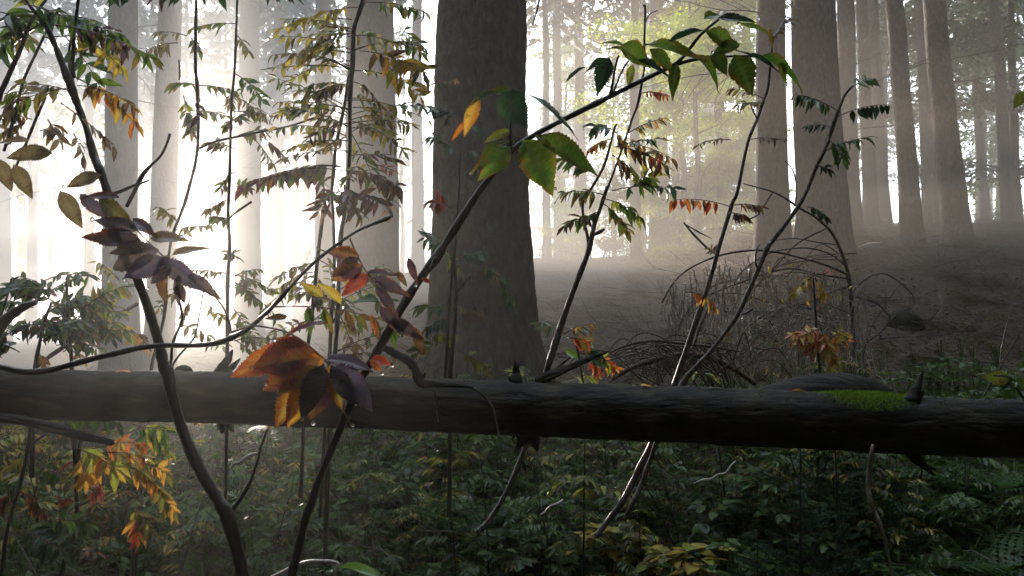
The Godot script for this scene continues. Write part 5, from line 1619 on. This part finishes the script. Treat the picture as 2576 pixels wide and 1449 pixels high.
func mist(where_: Vector3, size: Vector3, density: float) -> void:
	var bank := FogVolume.new()
	bank.name = numbered("mist_bank")
	bank.shape = RenderingServer.FOG_VOLUME_SHAPE_ELLIPSOID
	bank.size = size
	bank.position = where_
	var fm := FogMaterial.new()
	fm.density = density
	fm.albedo = lin(0.98, 0.85, 0.71) if where_.x > 0.0 else lin(0.88, 0.94, 1.0)  # warm and cool light tints put into the mist colour
	bank.material = fm
	bank.set_meta("kind", "stuff")
	add_child(bank)


func the_ground() -> void:
	var xs := [-72.0]
	while xs[xs.size() - 1] < 72.0:
		var x: float = xs[xs.size() - 1]
		xs.append(x + clampf(absf(x) * 0.09, 0.25, 12.0))
	var zs := [14.0]
	while zs[zs.size() - 1] > -76.0:
		var z: float = zs[zs.size() - 1]
		zs.append(z - clampf(absf(z + 4.0) * 0.06, 0.22, 8.0))
	var mb := MB.new()
	for z in zs:
		for x in xs:
			mb.add(Vector3(x, ground(x, z), z), Color.WHITE)
	var w := xs.size()
	for k in zs.size() - 1:
		for j in w - 1:
			var a := k * w + j
			mb.quad(a, a + w, a + w + 1, a + 1)
	struct("ground", mb.mesh(), M["forest_floor"])


func the_forest() -> void:
	# near and middle spruces: foot, top, distance, width
	tree(1214, 1207, 7.5, 262, "massive dark spruce trunk right behind the fallen log", 3, 2)
	var main_trunk: Node3D = get_node("spruce_tree")
	for q in [[1256, 838, 3.4, 46.0], [1236, 532, 3.0, 26.0], [1150, 300, 2.2, 30.0]]:
		stem(main_trunk, "lichen_streak", M["pale_stone"], 7.12, [q[0], q[1] - q[3] * 0.5, 1, q[0] + 2, q[1], q[2], q[0] - 1, q[1] + q[3] * 0.5, 1], Color(0.5, 0.5, 0.48))
	tree(934, 936, 12.0, 150, "broad grey spruce trunk left of the massive dark one", 6)
	tree(308, 306, 12.0, 90, "grey spruce trunk in the glare, left one of the close pair", 12)
	tree(402, 428, 13.2, 74, "grey spruce trunk in the glare, right one of the close pair", 12)
	tree(626, 630, 19.0, 70, "pale spruce trunk fading in bright mist beside the sun", 8)
	tree(692, 702, 32.0, 52, "slender pale spruce trunk touching a wider pale one", 8)
	tree(815, 815, 16.0, 52, "pale narrow spruce trunk beside the broad grey trunk", 6)
	tree(1052, 1050, 22.0, 34, "thin pale spruce trunk glimpsed at the massive trunk's left side", 4)
	tree(1940, 1935, 11.0, 84, "brown spruce trunk, left one of the close pair above the dead bush", 6)
	tree(2078, 2046, 10.4, 128, "thick brown spruce trunk, right one of the close pair above the dead bush", 7)
	tree(2302, 2244, 12.0, 52, "leaning brown spruce trunk with a sunlit golden edge", 12)
	tree(2412, 2352, 12.2, 66, "dark leaning spruce trunk on the shaded slope", 12)
	tree(2546, 2500, 17.5, 32, "slim spruce trunk before the bright gap over the slope", 6)


func the_far() -> void:
	# trunks of the middle distance, each where the photo shows one
	tree(1376, 1372, 25.0, 22, "thin pale spruce trunk just right of the massive dark trunk", 3)
	tree(1408, 1400, 29.0, 30, "second pale spruce trunk right of the massive dark trunk", 3)
	tree(1462, 1456, 31.0, 36, "pale spruce trunk behind the top of the small leafy sapling", 4)
	tree(1598, 1597, 22.0, 29, "solid grey spruce trunk standing on the ridge beyond the haze", 5)
	tree(1662, 1652, 27.0, 52, "wide pale spruce trunk on the ridge behind bright green leaves", 4)
	tree(1700, 1704, 34.0, 26, "narrow pale spruce trunk touching the wide pale one on the ridge", 3)
	tree(1822, 1800, 24.0, 22, "thin brownish trunk in front of bright yellow-green leaves", 4)
	tree(2146, 2124, 14.5, 52, "misty spruce trunk right of the thick close pair", 8)
	tree(2196, 2168, 17.0, 36, "misty spruce trunk with a bright sunlit left edge", 8)
	tree(2228, 2196, 20.0, 34, "faint spruce trunk behind the leaning trunk with the golden edge", 6)
	tree(2352, 2316, 18.0, 40, "faint spruce trunk between the two leaning trunks on the slope", 8)
	tree(2488, 2440, 26.0, 26, "faint thin trunk in front of the dark leafy tree", 5)
	tree(226, 226, 25.0, 30, "far thin grey spruce trunk left of the glaring pair", 5)
	tree(86, 84, 27.0, 30, "far thin grey trunk near the foreground stems of the rowan", 5)
	tree(12, 6, 21.0, 42, "pale spruce trunk half hidden by the foreground rowan stems", 5)
	tree(1888, 1876, 31.0, 34, "pale trunk close to the left one of the brown pair", 4)
	for q in [[352, 35.0], [386, 41.0], [470, 34.0], [566, 37.0], [640, 43.0], [745, 36.0]]:
		tree(q[0], q[0], q[1], 0.34 * F / q[1], "faint spruce with low dark boughs over the sun's white gap", 3)
	# the rows beyond, which fade to white
	var k := 0
	while k < 26:
		var x := rf(-250, 2850)
		var t := rf(34, 62)
		if x > 330 and x < 760 or x > 860 and x < 1330 or x > 1480 and x < 1560:
			continue
		k += 1
		var side := "left of the bright gap" if x < 450 else "behind the massive trunk" if x < 1300 else "beyond the ridge" if x < 1900 else "above the shaded slope"
		tree(x, x + rf(-15, 15), t, rf(0.34, 0.6) * F / t, "faint far spruce %s, almost lost in mist" % side, 2)
	# leafy trees lit through by the sun
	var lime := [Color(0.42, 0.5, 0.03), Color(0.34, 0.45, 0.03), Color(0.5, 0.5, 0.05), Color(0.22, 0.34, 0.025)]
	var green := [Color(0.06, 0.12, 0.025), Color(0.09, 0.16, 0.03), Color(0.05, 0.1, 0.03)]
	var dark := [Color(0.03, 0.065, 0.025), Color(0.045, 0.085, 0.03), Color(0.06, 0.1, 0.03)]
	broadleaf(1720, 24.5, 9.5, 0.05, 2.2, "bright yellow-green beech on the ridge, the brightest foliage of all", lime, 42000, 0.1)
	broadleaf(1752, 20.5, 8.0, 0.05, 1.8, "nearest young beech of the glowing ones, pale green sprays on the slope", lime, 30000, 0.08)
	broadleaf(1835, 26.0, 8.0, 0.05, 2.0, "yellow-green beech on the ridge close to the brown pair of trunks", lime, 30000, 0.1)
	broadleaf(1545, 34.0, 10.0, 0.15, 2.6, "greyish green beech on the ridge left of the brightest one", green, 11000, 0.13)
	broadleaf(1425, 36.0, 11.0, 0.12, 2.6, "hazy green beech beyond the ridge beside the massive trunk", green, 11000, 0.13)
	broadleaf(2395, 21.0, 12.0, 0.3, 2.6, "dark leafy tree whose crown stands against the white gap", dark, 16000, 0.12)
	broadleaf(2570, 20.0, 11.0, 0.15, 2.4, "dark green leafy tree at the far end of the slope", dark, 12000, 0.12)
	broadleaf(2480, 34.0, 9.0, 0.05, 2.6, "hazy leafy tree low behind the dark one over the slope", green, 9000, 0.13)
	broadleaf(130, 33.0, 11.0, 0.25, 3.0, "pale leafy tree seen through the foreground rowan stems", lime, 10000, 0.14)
	broadleaf(1010, 38.0, 12.0, 0.3, 3.0, "pale leafy tree glimpsed between the broad and the massive trunk", green, 9000, 0.14)
	for b in 17:
		var x := 1375.0 + b * 36.0 + rf(-20, 20)
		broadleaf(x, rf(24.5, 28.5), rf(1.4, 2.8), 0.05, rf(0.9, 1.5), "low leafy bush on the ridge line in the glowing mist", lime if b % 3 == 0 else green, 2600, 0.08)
	# the wood to both sides and behind the photographer
	var mm := MultiMesh.new()
	mm.transform_format = MultiMesh.TRANSFORM_3D
	var one := MB.new()
	tube(one, [Vector3(0, -0.3, 0), Vector3(0, 1, 0), Vector3(0, 12, 0), Vector3(0, 23, 0)], [0.34, 0.26, 0.17, 0.02], 10, Color.WHITE)
	var trunk_mesh := one.mesh()
	var spots := []
	while spots.size() < 360:
		var p := Vector3(rf(-34, 34), 0, rf(-44, 13))
		var t := -p.z
		if absf(p.x) < 0.68 * t + 2.6 and t > -2.0 or p.length() < 2.6:
			continue
		if p.x < -4.0 and t > 6.0 and p.x < -t * 0.3 and p.x > -t * 0.75 - 3.0:
			continue
		if spots.size() > 230:
			p = Vector3(rf(-15, 15), 0, rf(2.2, 13))  # unseen extra ring of trees, added to hold back light from behind
		p.y = ground(p.x, p.z)
		spots.append(Transform3D(Basis(Vector3.UP, rf(0, TAU)).scaled(Vector3.ONE * rf(0.85, 1.15)), p))
	for which in 2:
		var m2 := MultiMesh.new()
		m2.transform_format = MultiMesh.TRANSFORM_3D
		m2.mesh = trunk_mesh if which == 0 else crowns[0]
		m2.instance_count = spots.size() * (1 + which)
		for j in spots.size() * (1 + which):
			var f: Transform3D = spots[j % spots.size()]
			if j >= spots.size() and f.origin.length() < 6.5:
				f.origin += f.origin.normalized() * 6.0
			m2.set_instance_transform(j, f if j < spots.size() else Transform3D(f.basis * Basis(Vector3.UP, 1.0).scaled(Vector3.ONE * 0.8), f.origin - Vector3(0, 7.2, 0)))  # lowered crown copies, added out of view to block light from behind
		var o := MultiMeshInstance3D.new()
		o.name = "surrounding_forest" if which == 0 else "surrounding_forest_foliage"
		o.multimesh = m2
		o.material_override = M["spruce_bark"] if which == 0 else M["needle"]
		o.set_meta("kind", "stuff")
		add_child(o)
